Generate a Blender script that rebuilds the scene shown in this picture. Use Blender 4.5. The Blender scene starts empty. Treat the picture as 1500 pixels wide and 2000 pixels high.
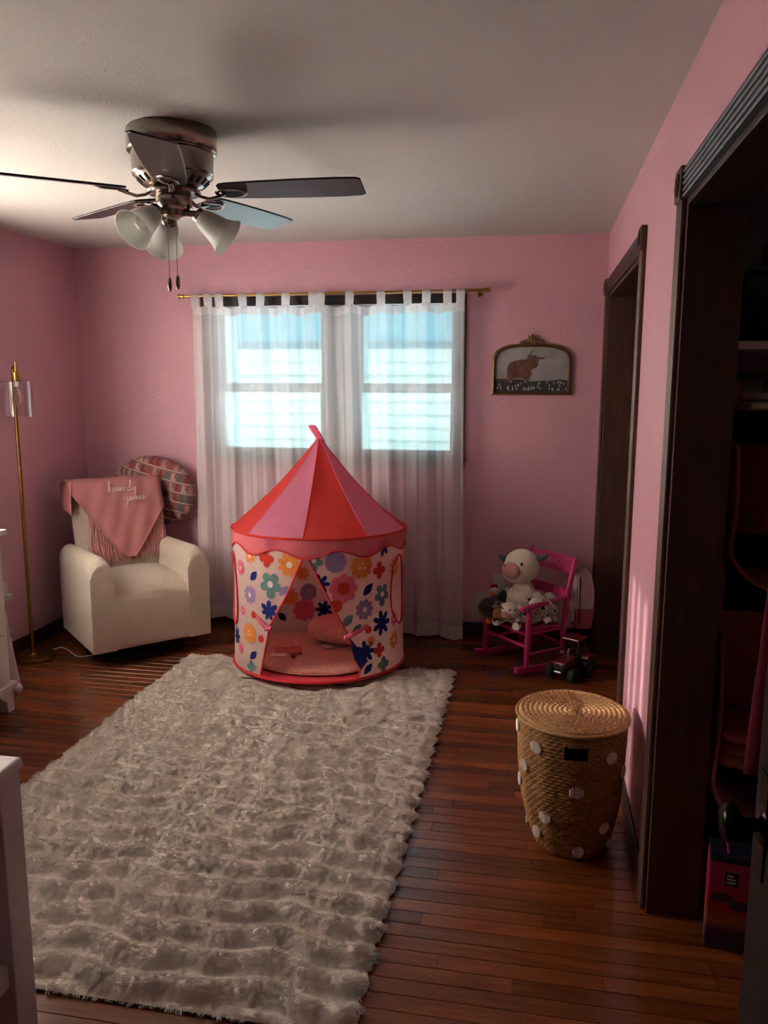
import bpy, math, random
import numpy as np
from mathutils import Vector, Matrix
random.seed(7); RNG = np.random.default_rng(7)
SC = bpy.context.scene
COL = SC.collection
PI = math.pi
# room measures (metres): x to the right, y towards the window wall, z up
XL, XR, D, H, YF = -2.973, 0.377, 4.978, 2.44, -0.95

# ---------------------------------------------------------------- camera
cam = bpy.data.cameras.new('camera'); camo = bpy.data.objects.new('camera', cam); COL.objects.link(camo)
cam.sensor_fit = 'VERTICAL'; cam.sensor_height = 36.0; cam.lens = 36.0 * 1580.4 / 2000.0; cam.clip_start = 0.05
_p, _y, _r = 0.162074, 0.185438, 0.002393
_fw = Vector((-math.sin(_y) * math.cos(_p), math.cos(_y) * math.cos(_p), -math.sin(_p)))
_rt0 = Vector((math.cos(_y), math.sin(_y), 0)); _up0 = _rt0.cross(_fw)
_rt = _rt0 * math.cos(_r) + _up0 * math.sin(_r); _up = _up0 * math.cos(_r) - _rt0 * math.sin(_r)
camo.matrix_world = Matrix(((_rt.x, _up.x, -_fw.x, 0), (_rt.y, _up.y, -_fw.y, 0), (_rt.z, _up.z, -_fw.z, 1.6074), (0, 0, 0, 1)))
SC.camera = camo

# ---------------------------------------------------------------- sky, sun, exposure
SUN = Vector((0.92, 0.10, -0.32)).normalized()          # direction the sunlight travels
world = bpy.data.worlds.new('world'); SC.world = world; world.use_nodes = True
wn = world.node_tree.nodes; wl = world.node_tree.links
sky = wn.new('ShaderNodeTexSky'); sky.sky_type = 'NISHITA'; sky.sun_disc = False
sky.sun_elevation = math.asin(-SUN.z); sky.sun_rotation = math.atan2(-SUN.x, -SUN.y)
sky.air_density = 1.0; sky.dust_density = 1.2; sky.ozone_density = 1.5
wn['Background'].inputs['Strength'].default_value = 0.40
wl.new(sky.outputs[0], wn['Background'].inputs['Color'])
sl = bpy.data.lights.new('sun', 'SUN'); sl.energy = 7.0; sl.angle = math.radians(1.2); sl.color = (1.0, 0.975, 0.95)
so = bpy.data.objects.new('sun', sl); COL.objects.link(so); so.rotation_euler = SUN.to_track_quat('-Z', 'Y').to_euler(); so.location = (-8, -5, 8)
def portal(name, loc, rot, sx, sy):
    l = bpy.data.lights.new(name, 'AREA'); l.shape = 'RECTANGLE'; l.size = sx; l.size_y = sy; l.cycles.is_portal = True
    o = bpy.data.objects.new(name, l); COL.objects.link(o); o.location = loc; o.rotation_euler = rot
portal('portal_window', (-1.24, D + 0.40, 1.60), (PI / 2, 0, PI), 1.7, 1.0)
portal('portal_fill_window', (XL - 0.20, 3.0, 1.54), (PI / 2, 0, -PI / 2), 1.6, 1.25)
SC.view_settings.view_transform = 'Standard'; SC.view_settings.look = 'None'; SC.view_settings.gamma = 1.0
SC.view_settings.use_curve_mapping = False
SC.view_settings.exposure = 3.0
SC.cycles.max_bounces = 7; SC.cycles.diffuse_bounces = 4; SC.cycles.glossy_bounces = 3; SC.cycles.transmission_bounces = 5; SC.cycles.transparent_max_bounces = 8
SC.cycles.adaptive_threshold = 0.02
SC.cycles.caustics_reflective = False; SC.cycles.caustics_refractive = False

# ---------------------------------------------------------------- helpers
def lin(c):
    return tuple((x / 255 / 12.92 if x <= 10.3 else ((x / 255 + 0.055) / 1.055) ** 2.4) for x in c) + (1.0,)

class G:
    """small node-graph writer"""
    def __init__(s, name):
        s.m = bpy.data.materials.new(name); s.m.use_nodes = True
        s.n = s.m.node_tree.nodes; s.l = s.m.node_tree.links
        s.bsdf = s.n['Principled BSDF']; s.out = s.n['Material Output']
    def new(s, t, **kw):
        nd = s.n.new('ShaderNode' + t)
        for k, v in kw.items(): setattr(nd, k, v)
        return nd
    def put(s, sock, v):
        if hasattr(v, 'is_output') or hasattr(v, 'links'): s.l.new(v, sock)
        else: sock.default_value = v
    def coord(s, kind='Object', scale=None):
        o = s.new('TexCoord').outputs[kind]
        if scale is None: return o
        mp = s.new('Mapping'); mp.inputs['Scale'].default_value = scale; s.l.new(o, mp.inputs[0]); return mp.outputs[0]
    def noise(s, vec, scale, detail=3, rough=0.55, dist=0.0):
        nd = s.new('TexNoise'); s.l.new(vec, nd.inputs['Vector'])
        nd.inputs['Scale'].default_value = scale; nd.inputs['Detail'].default_value = detail
        nd.inputs['Roughness'].default_value = rough; nd.inputs['Distortion'].default_value = dist
        return nd.outputs[0]
    def vor(s, vec, scale, feature='F1'):
        nd = s.new('TexVoronoi', feature=feature); s.l.new(vec, nd.inputs['Vector']); nd.inputs['Scale'].default_value = scale
        return nd
    def math(s, op, a, b=0.0, clamp=False):
        nd = s.new('Math', operation=op, use_clamp=clamp); s.put(nd.inputs[0], a); s.put(nd.inputs[1], b); return nd.outputs[0]
    def ramp(s, f, stops, interp='LINEAR'):
        nd = s.new('ValToRGB'); s.l.new(f, nd.inputs[0]); cr = nd.color_ramp; cr.interpolation = interp
        while len(cr.elements) < len(stops): cr.elements.new(0.5)
        for e, (p, c) in zip(cr.elements, stops): e.position = p; e.color = c if len(c) == 4 else lin(c)
        return nd.outputs[0]
    def mix(s, f, a, b, mode='MIX'):
        nd = s.new('Mix', data_type='RGBA', blend_type=mode); s.put(nd.inputs[0], f); s.put(nd.inputs[6], a); s.put(nd.inputs[7], b); return nd.outputs[2]
    def bump(s, h, strength=0.3, dist=0.01):
        nd = s.new('Bump'); s.l.new(h, nd.inputs['Height']); nd.inputs['Strength'].default_value = strength; nd.inputs['Distance'].default_value = dist
        s.l.new(nd.outputs[0], s.bsdf.inputs['Normal']); return nd.outputs[0]
    def base(s, v): s.put(s.bsdf.inputs['Base Color'], v); return s
    def set(s, **kw):
        for k, v in kw.items(): s.put(s.bsdf.inputs[k.replace('_', ' ')], v)
        return s

def mat(name, col, rough=0.6, metal=0.0, var=0.0, vscale=6.0, bump=0.0, bscale=40.0, bdist=0.004, spec=0.5, sheen=0.0, coat=0.0):
    g = G(name); g.set(Roughness=rough, Metallic=metal); g.bsdf.inputs['Specular IOR Level'].default_value = spec
    if sheen: g.bsdf.inputs['Sheen Weight'].default_value = sheen; g.bsdf.inputs['Sheen Roughness'].default_value = 0.6
    if coat: g.bsdf.inputs['Coat Weight'].default_value = coat
    c = lin(col); v = g.coord()
    if var:
        f = g.noise(v, vscale, 4)
        d = tuple(x * (1 - var) for x in c[:3]) + (1,); e = tuple(min(1, x * (1 + var)) for x in c[:3]) + (1,)
        g.base(g.ramp(f, [(0.3, d), (0.7, e)]))
    else: g.base(c)
    if bump: g.bump(g.noise(v, bscale, 4, 0.6), bump, bdist)
    return g.m

def wood(name, c0, c1, rough=0.4, axis=0, scale=3.0, rnd=False, spec=0.5, bump=0.08):
    g = G(name); sc = [scale * 9] * 3; sc[axis] = scale
    v = g.coord('Object', sc)
    if rnd:
        r = g.new('ObjectInfo').outputs['Random']; ad = g.new('VectorMath', operation='ADD'); g.l.new(v, ad.inputs[0])
        sh = g.new('CombineXYZ'); g.l.new(g.math('MULTIPLY', r, 60.0), sh.inputs[0]); g.l.new(g.math('MULTIPLY', r, 31.0), sh.inputs[2]); g.l.new(sh.outputs[0], ad.inputs[1]); v = ad.outputs[0]
    f = g.noise(v, 1.6, 6, 0.65, 0.8)
    col = g.ramp(f, [(0.25, c0), (0.72, c1)])
    if rnd:
        k = g.ramp(g.math('FRACT', g.math('MULTIPLY', r, 7.31)), [(0.0, (0.58, 0.54, 0.52, 1)), (0.5, (0.95, 0.92, 0.9, 1)), (1.0, (1.30, 1.22, 1.12, 1))])
        col = g.mix(1.0, col, k, 'MULTIPLY')
    g.base(col); g.set(Roughness=rough); g.bsdf.inputs['Specular IOR Level'].default_value = spec
    if bump: g.bump(f, bump, 0.004)
    return g.m

def cloth(name, col, trans=0.3, rough=0.9, var=0.06, wscale=700.0, bump=0.15, transp=0.0):
    """woven cloth: light passes through it diffusely"""
    g = G(name); v = g.coord()
    c = lin(col); f = g.noise(v, 9, 4)
    cc = g.ramp(f, [(0.3, tuple(x * (1 - var) for x in c[:3]) + (1,)), (0.7, tuple(min(1, x * (1 + var)) for x in c[:3]) + (1,))])
    g.base(cc); g.set(Roughness=rough); g.bsdf.inputs['Specular IOR Level'].default_value = 0.15
    nb = g.bump(g.noise(v, wscale, 2), bump, 0.001)
    sh = g.bsdf.outputs[0]
    if trans:
        t = g.new('BsdfTranslucent'); g.l.new(cc, t.inputs[0]); g.l.new(nb, t.inputs['Normal'])
        mx = g.new('MixShader'); mx.inputs[0].default_value = trans; g.l.new(sh, mx.inputs[1]); g.l.new(t.outputs[0], mx.inputs[2]); sh = mx.outputs[0]
    if transp:
        t = g.new('BsdfTransparent'); mx = g.new('MixShader'); mx.inputs[0].default_value = transp
        g.l.new(sh, mx.inputs[1]); g.l.new(t.outputs[0], mx.inputs[2]); sh = mx.outputs[0]
    g.l.new(sh, g.out.inputs[0]); return g.m

class MB:
    """collects shapes into one mesh"""
    def __init__(s): s.v = []; s.f = []
    def add(s, v, f):
        o = len(s.v); s.v += [tuple(p) for p in v]; s.f += [tuple(i + o for i in q) for q in f]; return s
    def box(s, c, d, rz=0.0, rot=None):
        m = rot if rot is not None else Matrix.Rotation(rz, 3, 'Z')
        v = [Vector(c) + m @ Vector((x * d[0] / 2, y * d[1] / 2, z * d[2] / 2)) for z in (-1, 1) for y in (-1, 1) for x in (-1, 1)]
        return s.add(v, [(0, 2, 3, 1), (4, 5, 7, 6), (0, 1, 5, 4), (2, 6, 7, 3), (0, 4, 6, 2), (1, 3, 7, 5)])
    def b2(s, x0, x1, y0, y1, z0, z1): return s.box(((x0 + x1) / 2, (y0 + y1) / 2, (z0 + z1) / 2), (abs(x1 - x0), abs(y1 - y0), abs(z1 - z0)))
    def tube(s, path, r, n=10, cap=True, closed=False, flat=1.0):
        P = [Vector(p) for p in path]; k = len(P); rr = r if hasattr(r, '__len__') else [r] * k
        v = []; f = []; last = None
        for i, p in enumerate(P):
            a = P[(i + 1) % k] if (closed or i < k - 1) else P[i]; b = P[i - 1] if (closed or i > 0) else P[i]
            t = (a - b).normalized()
            if last is None:
                last = t.orthogonal().normalized() if abs(t.z) > 0.9 else t.cross(Vector((0, 0, 1))).normalized()
            x = (last - t * last.dot(t)).normalized(); y = t.cross(x); last = x
            for j in range(n):
                q = 2 * PI * j / n; v.append(p + x * math.cos(q) * rr[i] + y * math.sin(q) * rr[i] * flat)
        m = k if closed else k - 1
        for i in range(m):
            for j in range(n):
                a = i * n + j; b = i * n + (j + 1) % n; c = ((i + 1) % k) * n + (j + 1) % n; d = ((i + 1) % k) * n + j
                f.append((a, b, c, d))
        if cap and not closed: f.append(tuple(range(n))[::-1]); f.append(tuple((k - 1) * n + j for j in range(n)))
        return s.add(v, f)
    def cyl(s, p0, p1, r0, r1=None, n=20): return s.tube([p0, p1], [r0, r0 if r1 is None else r1], n)
    def lathe(s, prof, c=(0, 0, 0), n=40, axis=None, close=False):
        """profile of (radius, height)"""
        q = Vector((0, 0, 1)).rotation_difference(Vector(axis)).to_matrix() if axis is not None else Matrix.Identity(3)
        v = []; f = []; k = len(prof)
        for r, z in prof:
            for j in range(n): a = 2 * PI * j / n; v.append(Vector(c) + q @ Vector((r * math.cos(a), r * math.sin(a), z)))
        for i in range(k - 1):
            for j in range(n): f.append((i * n + j, i * n + (j + 1) % n, (i + 1) * n + (j + 1) % n, (i + 1) * n + j))
        if prof[0][0] > 1e-4: f.append(tuple(range(n))[::-1])
        if prof[-1][0] > 1e-4 and not close: f.append(tuple((k - 1) * n + j for j in range(n)))
        return s.add(v, f)
    def ell(s, c, r, rot=None, nu=20, nv=12):
        R = rot if rot is not None else Matrix.Identity(3); r = r if hasattr(r, '__len__') else (r, r, r)
        v = [Vector(c) + R @ Vector((0, 0, -r[2]))]; f = []
        for i in range(1, nv):
            p = -PI / 2 + PI * i / nv
            for j in range(nu): a = 2 * PI * j / nu; v.append(Vector(c) + R @ Vector((r[0] * math.cos(p) * math.cos(a), r[1] * math.cos(p) * math.sin(a), r[2] * math.sin(p))))
        v.append(Vector(c) + R @ Vector((0, 0, r[2])))
        for j in range(nu): f.append((0, 1 + (j + 1) % nu, 1 + j))
        for i in range(nv - 2):
            for j in range(nu): a = 1 + i * nu; f.append((a + j, a + (j + 1) % nu, a + nu + (j + 1) % nu, a + nu + j))
        e = len(v) - 1; a = 1 + (nv - 2) * nu
        for j in range(nu): f.append((a + j, a + (j + 1) % nu, e))
        return s.add(v, f)
    def grid(s, fn, nu, nv, cu=False, cv=False):
        v = [fn(i / (nu if cu else nu - 1), j / (nv if cv else nv - 1)) for i in range(nu) for j in range(nv)]; f = []
        for i in range(nu if cu else nu - 1):
            for j in range(nv if cv else nv - 1):
                i1 = (i + 1) % nu; j1 = (j + 1) % nv
                f.append((i * nv + j, i1 * nv + j, i1 * nv + j1, i * nv + j1))
        return s.add(v, f)
    def prism(s, poly, d, fn=None):
        """outline (a, b) pushed out by d; fn maps (a, b, h) to a point"""
        fn = fn or (lambda a, b, h: (a, b, h)); n = len(poly)
        v = [fn(a, b, 0) for a, b in poly] + [fn(a, b, d) for a, b in poly]
        return s.add(v, [tuple(range(n))[::-1], tuple(range(n, 2 * n))] + [(i, (i + 1) % n, n + (i + 1) % n, n + i) for i in range(n)])
    def build(s, name, m, parent=None, smooth=None, bevel=0.0, solid=0.0, sub=0, label=None, seg=2, loc=None):
        me = bpy.data.meshes.new(name); me.from_pydata(s.v, [], s.f); me.update()
        o = bpy.data.objects.new(name, me); COL.objects.link(o)
        if m is not None: me.materials.append(m)
        if smooth is not None:
            me.polygons.foreach_set('use_smooth', [True] * len(me.polygons))
            if smooth < 180: me.set_sharp_from_angle(angle=math.radians(smooth))
        if solid: md = o.modifiers.new('solid', 'SOLIDIFY'); md.thickness = solid; md.offset = 0
        if bevel: md = o.modifiers.new('bevel', 'BEVEL'); md.width = bevel; md.segments = seg; md.limit_method = 'ANGLE'; md.angle_limit = math.radians(40)
        if sub: md = o.modifiers.new('sub', 'SUBSURF'); md.levels = sub; md.render_levels = sub
        if parent is not None: o.parent = parent
        if label: o['label'] = label
        if loc is not None: o.location = loc
        return o

def tag(o, label, cat, group=None, kind=None):
    o['label'] = label; o['category'] = cat
    if group: o['group'] = group
    if kind: o['kind'] = kind
    return o
def struct(o, label=None):
    o['kind'] = 'structure'
    if label: o['label'] = label
    return o
def thing(name, label, cat, loc=(0, 0, 0), rz=0.0, group=None):
    o = bpy.data.objects.new(name, None); COL.objects.link(o); o.location = loc; o.rotation_euler = (0, 0, rz); o.empty_display_size = 0.05
    return tag(o, label, cat, group)
def hair(name, P, rad, m, parent=None):
    """P: strands x points x 3"""
    n, k, _ = P.shape; hc = bpy.data.hair_curves.new(name); hc.add_curves([k] * n)
    hc.attributes['position'].data.foreach_set('vector', P.astype(np.float32).ravel())
    at = hc.attributes.get('radius') or hc.attributes.new('radius', 'FLOAT', 'POINT')
    at.data.foreach_set('value', np.tile(np.linspace(1.0, 0.25, k) * rad, n).astype(np.float32))
    hc.materials.append(m); o = bpy.data.objects.new(name, hc); COL.objects.link(o)
    if parent is not None: o.parent = parent
    o['kind'] = 'stuff'; return o
def lerp(a, b, t): return a + (b - a) * t
def pw(x, pts):
    return float(np.interp(x, [p[0] for p in pts], [p[1] for p in pts]))
# ---------------------------------------------------------------- materials of the setting
def wall_paint(name, col, bs=0.25):
    g = G(name); v = g.coord()
    f = g.noise(v, 2.2, 3); c = lin(col)
    g.base(g.ramp(f, [(0.3, tuple(x * .96 for x in c[:3]) + (1,)), (0.7, tuple(min(1, x * 1.03) for x in c[:3]) + (1,))]))
    g.set(Roughness=0.42); g.bsdf.inputs['Specular IOR Level'].default_value = 0.35
    h = g.ramp(g.noise(v, 55, 3, 0.5, 0.6), [(0.42, (0, 0, 0, 1)), (0.62, (1, 1, 1, 1))])
    g.bump(h, bs, 0.004); return g.m
M_WALL = wall_paint('pink_wall_paint', (209, 156, 170))
def ceiling_paint():
    g = G('swirled_ceiling_plaster'); v = g.coord()
    vo = g.new('TexVoronoi', feature='F1'); vo.inputs['Scale'].default_value = 4.5; g.l.new(v, vo.inputs['Vector'])
    rings = g.math('SINE', g.math('MULTIPLY', vo.outputs['Distance'], 95.0))
    h = g.math('ADD', g.math('MULTIPLY', g.math('ABSOLUTE', g.math('SUBTRACT', g.noise(v, 16, 3, 0.5, 2.2), .5)), 3.0), g.math('MULTIPLY', g.noise(v, 48, 3, 0.6, .8), .7))
    g.base(lin((202, 199, 194))); g.set(Roughness=0.8); g.bump(h, 0.22, 0.005); return g.m
M_CEIL = ceiling_paint()
M_WHITEWALL = mat('grey_white_closet_paint', (170, 165, 160), 0.7, bump=0.1, bscale=60)
M_FLOOR = wood('oak_floor_planks', (84, 40, 19), (128, 70, 36), rough=0.22, axis=0, scale=2.0, rnd=True, bump=0.10)
M_UNDER = mat('dark_floor_gap', (26, 14, 8), 0.8)
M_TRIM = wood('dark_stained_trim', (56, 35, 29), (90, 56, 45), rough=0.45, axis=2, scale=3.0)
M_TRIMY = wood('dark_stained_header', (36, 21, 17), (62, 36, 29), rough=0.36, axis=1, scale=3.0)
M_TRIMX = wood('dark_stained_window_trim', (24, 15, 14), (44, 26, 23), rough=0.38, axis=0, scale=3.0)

# ---------------------------------------------------------------- floor: strip planks laid left to right
fl = struct(MB().b2(XL - .15, 1.35, YF, D, -0.10, -0.012).build('floor', M_UNDER), 'dark oak strip floor running left to right')
PW = 0.0573
def plank_mesh(L):
    w, t, b = PW - 0.0012, 0.012, 0.0012
    p = [(-L/2, -w/2, -t), (L/2, -w/2, -t), (L/2, w/2, -t), (-L/2, w/2, -t), (-L/2, -w/2, -b), (L/2, -w/2, -b), (L/2, w/2, -b), (-L/2, w/2, -b),
         (-L/2 + b, -w/2 + b, 0), (L/2 - b, -w/2 + b, 0), (L/2 - b, w/2 - b, 0), (-L/2 + b, w/2 - b, 0)]
    q = [(8, 9, 10, 11)] + [(i, (i + 1) % 4, 4 + (i + 1) % 4, 4 + i) for i in range(4)] + [(4 + i, 4 + (i + 1) % 4, 8 + (i + 1) % 4, 8 + i) for i in range(4)]
    me = bpy.data.meshes.new('plank'); me.from_pydata(p, [], q); me.update(); me.materials.append(M_FLOOR); return me
LENS = [0.45, 0.62, 0.80, 0.98, 1.18, 1.42]
PM = {L: plank_mesh(L) for L in LENS}
rows = []
y = D - PW / 2
while y > 1.30: rows.append(y); y -= PW
NP = 0; rest = MB()
def put_plank(x0, L, y):
    o = bpy.data.objects.new('plank', PM[L]); COL.objects.link(o); o.parent = fl; o.location = (x0 + L / 2, y, 0)
for y in rows:
    x = 1.30
    x += random.uniform(0, 0.7)
    while x > XL - 0.05:
        L = random.choice(LENS); a = x - L
        # under the rug nothing of the floor shows
        if not (a > -1.95 and x < -0.41 and 1.75 < y < 4.26):
            if a < XL - 0.14: L = min(LENS, key=lambda q: abs(q - max(0.45, x - XL))); a = x - L
            put_plank(a, L, y); NP += 1
        x -= L
# the strip behind the camera's view stays one piece
g_ = MB()
y = rows[-1] - PW
while y > YF: g_.b2(XL, 1.3, y - PW / 2 + .0006, y + PW / 2 - .0006, -0.012, 0); y -= PW
o = g_.build('plank_field', M_FLOOR, fl); o['kind'] = 'stuff'

# ---------------------------------------------------------------- ceiling and walls
struct(MB().b2(XL - .15, 1.35, YF - .12, D + .30, H, H + .12).build('ceiling', M_CEIL), 'off-white ceiling with a combed swirl plaster texture')
# window opening in the back wall
WX0, WX1, WZ0, WZ1 = -2.045, -0.495, 1.135, 2.060
w = MB(); TB = 0.30
w.b2(XL - .15, WX0, D, D + TB, -.1, H).b2(WX1, 1.35, D, D + TB, -.1, H).b2(WX0, WX1, D, D + TB, -.1, WZ0).b2(WX0, WX1, D, D + TB, WZ1, H)
struct(w.build('wall_back', M_WALL), 'pink textured wall with the curtained window')
SY0, SY1, SZ0, SZ1 = 2.25, 3.70, 0.95, 2.12          # opening of the added side window, out of view
w = MB()
w.b2(XL - .15, XL, YF, SY0, -.1, H).b2(XL - .15, XL, SY1, D, -.1, H).b2(XL - .15, XL, SY0, SY1, -.1, SZ0).b2(XL - .15, XL, SY0, SY1, SZ1, H)
struct(w.build('wall_left', M_WALL), 'pink textured wall behind the floor lamp')
WT = 0.135
N0, N1, F0, F1, DZ = 0.55, 2.37, 3.30, 4.845, 2.085      # two doorways of the right wall
w = MB()
w.b2(XR, XR + WT, YF, N0, -.1, H).b2(XR, XR + WT, N1, F0, -.1, H).b2(XR, XR + WT, F1, D, -.1, H)
w.b2(XR, XR + WT, N0, N1, DZ, H).b2(XR, XR + WT, F0, F1, DZ, H)
struct(w.build('wall_right', M_WALL), 'pink textured wall with two dark-framed closet doorways')
struct(MB().b2(XL - .15, 1.35, YF - .12, YF, -.1, H).build('wall_front', M_WALL))
# closets behind the right wall
struct(MB().b2(1.15, 1.30, YF, D + .3, -.1, H).build('wall_closet_back', M_WHITEWALL))
struct(MB().b2(XR + WT, 1.15, 3.10, 3.20, -.1, H).build('wall_closet_divider', M_WHITEWALL), 'pale closet wall between the two closets')
struct(MB().b2(XR + WT, 1.15, 0.35, 0.45, -.1, H).build('wall_closet_end', M_WHITEWALL))
# baseboards
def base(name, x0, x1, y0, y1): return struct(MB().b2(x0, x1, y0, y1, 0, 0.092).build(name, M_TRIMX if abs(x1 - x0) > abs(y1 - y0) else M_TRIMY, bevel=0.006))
base('baseboard_back', XL + .014, XR, D - .014, D)
base('baseboard_left', XL, XL + .014, YF, D - .014)
base('baseboard_right', XR - .014, XR, N1 + .085, F0 - .085)
base('baseboard_right_corner', XR - .014, XR, F1 + .085, D - .014)

# ---------------------------------------------------------------- door trims with corner blocks
def door_trim(idx, y0, y1, lab, far_only=False):
    """jamb boards, casings, header and corner blocks of one doorway"""
    e = bpy.data.objects.new('trim_%d' % idx, None); COL.objects.link(e); struct(e, lab)
    MB().b2(XR - .002, XR + WT + .014, y1 - .018, y1, 0, DZ).build('jamb', M_TRIM, e, bevel=.002)
    MB().b2(XR - .002, XR + WT + .014, y0, y0 + .018, 0, DZ).build('jamb', M_TRIM, e, bevel=.002)
    MB().b2(XR - .002, XR + WT + .014, y0 + .018, y1 - .018, DZ - .018, DZ).build('head_jamb', M_TRIMY, e, bevel=.002)
    def fluted(horizontal, a, c0, c1):
        m = MB(); n = 5; wd = 0.078 / n
        for k in range(n):
            s0 = a + k * wd
            # each reed is a half-round strip
            prof = [(s0 + wd * .5 - wd * .46 * math.cos(t), 0.010 + 0.008 * math.sin(t)) for t in np.linspace(0, PI, 6)]
            for i in range(5):
                (p, h), (p2, h2) = prof[i], prof[i + 1]
                if horizontal: m.add([(XR - h, c0, p), (XR - h, c1, p), (XR - h2, c1, p2), (XR - h2, c0, p2)], [(0, 1, 2, 3)])
                else: m.add([(XR - h, p, c0), (XR - h, p, c1), (XR - h2, p2, c1), (XR - h2, p2, c0)], [(0, 1, 2, 3)])
        if horizontal: m.b2(XR - .010, XR, c0, c1, a, a + .078)
        else: m.b2(XR - .010, XR, a, a + .078, c0, c1)
        return m
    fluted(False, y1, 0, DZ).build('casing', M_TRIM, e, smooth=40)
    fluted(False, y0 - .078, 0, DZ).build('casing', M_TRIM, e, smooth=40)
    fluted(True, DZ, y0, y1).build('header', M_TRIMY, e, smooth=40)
    for yy in (y0 - .082, y1 - .002):
        b = MB().b2(XR - .024, XR, yy, yy + .084, DZ - .002, DZ + .086).build('corner_block', M_TRIM, e, bevel=.005)
        MB().lathe([(.030, 0), (.031, .004), (.024, .004), (.022, .001), (.012, .001), (.010, .006), (0, .007)], (XR - .023, yy + .042, DZ + .042), 24, (-1, 0, 0)).build('rosette', M_TRIM, b, smooth=40)
door_trim(1, N0, N1, 'dark fluted wooden frame of the nearer closet doorway')
door_trim(2, F0, F1, 'dark fluted wooden frame of the farther doorway')

# closed leaf of the nearer closet, with its black knob
M_LEAFW = wood('dull_dark_door_wood', (24, 13, 10), (42, 24, 18), rough=.85, axis=2, scale=3.0, spec=.2)
LEAF = bpy.data.objects.new('door_1', None); COL.objects.link(LEAF); struct(LEAF, 'dark wooden closet door leaf with a round black knob')
MB().b2(XR + .018, XR + .053, N0 + .022, 1.405, 0.012, DZ - .022)  .build('door_leaf', M_LEAFW, LEAF, bevel=.003)
for z0, z1 in ((.18, .92), (1.04, 1.95)):
    MB().b2(XR + .012, XR + .019, N0 + .13, 1.30, z0, z1).build('door_panel', M_LEAFW, LEAF, bevel=.005)
M_BLACKMETAL = mat('black_door_knob', (18, 17, 17), 0.22, 0.8)
kn = MB().lathe([(.033, 0), (.033, .004), (.026, .009), (.012, .012), (.010, .030), (.014, .036), (.027, .040), (.033, .050), (.032, .060), (.022, .068), (0, .070)], (XR + .018, 1.348, 0.872), 28, (-1, 0, 0)).build('knob', M_BLACKMETAL, LEAF, smooth=50)
MB().b2(XR + .014, XR + .018, 1.325, 1.371, .78, .965).build('knob_plate', M_BLACKMETAL, LEAF, bevel=.002)

# ---------------------------------------------------------------- back window
def pane_glass(name, tint=(.86, .97, .96, 1)):
    g = G(name); t = g.new('BsdfTransparent'); t.inputs[0].default_value = tint
    gl = g.new('BsdfGlossy'); gl.inputs['Roughness'].default_value = 0.02
    fr = g.new('Fresnel'); fr.inputs[0].default_value = 1.45; mx = g.new('MixShader')
    g.l.new(g.math('MULTIPLY', fr.outputs[0], 0.7), mx.inputs[0]); g.l.new(t.outputs[0], mx.inputs[1]); g.l.new(gl.outputs[0], mx.inputs[2])
    g.l.new(mx.outputs[0], g.out.inputs[0]); return g.m
M_GLASS = pane_glass('window_glass'); M_GLASS2 = pane_glass('fill_window_glass', (.97, .955, .935, 1))
M_SASH = mat('grey_painted_sash', (180, 190, 190), 0.5)
M_REVEAL = mat('sky_tinted_outer_jamb', (176, 205, 208), 0.7, var=.05)  # blue of the sky's light put into the jamb colour
W1 = bpy.data.objects.new('window_1', None); COL.objects.link(W1); struct(W1, 'twin double-hung window in dark casing behind sheer curtains')
MB().b2(WX0 - .075, WX0, D - .018, D, WZ0 - .02, WZ1 + .058).build('casing', M_TRIM, W1, bevel=.004)
MB().b2(WX1, WX1 + .062, D - .018, D, WZ0 - .02, WZ1 + .058).build('casing', M_TRIM, W1, bevel=.004)
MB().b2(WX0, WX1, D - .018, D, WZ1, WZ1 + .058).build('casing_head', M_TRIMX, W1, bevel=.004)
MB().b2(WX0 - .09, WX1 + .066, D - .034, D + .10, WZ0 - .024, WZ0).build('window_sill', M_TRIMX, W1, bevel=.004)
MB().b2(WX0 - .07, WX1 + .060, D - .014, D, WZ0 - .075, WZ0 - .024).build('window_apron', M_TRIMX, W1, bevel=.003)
MB().b2(-1.325, -1.125, D + .02, D + TB, WZ0, WZ1).build('window_mullion', M_SASH, W1, bevel=.004)
for x0, x1 in ((WX0, -1.325), (-1.125, WX1)):
    u = MB().b2(x0, x0 + .014, D + .05, D + .13, WZ0, WZ1).b2(x1 - .014, x1, D + .05, D + .13, WZ0, WZ1).b2(x0, x1, D + .05, D + .13, WZ1 - .012, WZ1).b2(x0, x1, D + .05, D + .13, WZ0, WZ0 + .012).build('window_frame', M_SASH, W1, bevel=.003)
    for k, (za, zb, yy) in enumerate(((WZ0 + .012, 1.585, D + .065), (1.525, WZ1 - .012, D + .10))):
        sa = MB().b2(x0 + .014, x0 + .034, yy, yy + .03, za, zb).b2(x1 - .034, x1 - .014, yy, yy + .03, za, zb).b2(x0 + .034, x1 - .034, yy, yy + .03, zb - (.05 if k == 0 else .022), zb).b2(x0 + .034, x1 - .034, yy, yy + .03, za, za + (.022 if k == 0 else .05)).build('sash', M_SASH, W1, bevel=.003)
        MB().b2(x0 + .034, x1 - .034, yy + .013, yy + .017, za + (.022 if k == 0 else .05), zb - (.05 if k == 0 else .022)).build('pane', M_GLASS, sa)
    # outer return boards of the deep opening
    MB().b2(x0 - .012, x0 + .002, D + .13, D + .42, WZ0 - .02, WZ1 + .02).build('outer_jamb', M_REVEAL, W1)
    MB().b2(x1 - .002, x1 + .012, D + .13, D + .42, WZ0 - .02, WZ1 + .02).build('outer_jamb', M_REVEAL, W1)

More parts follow.
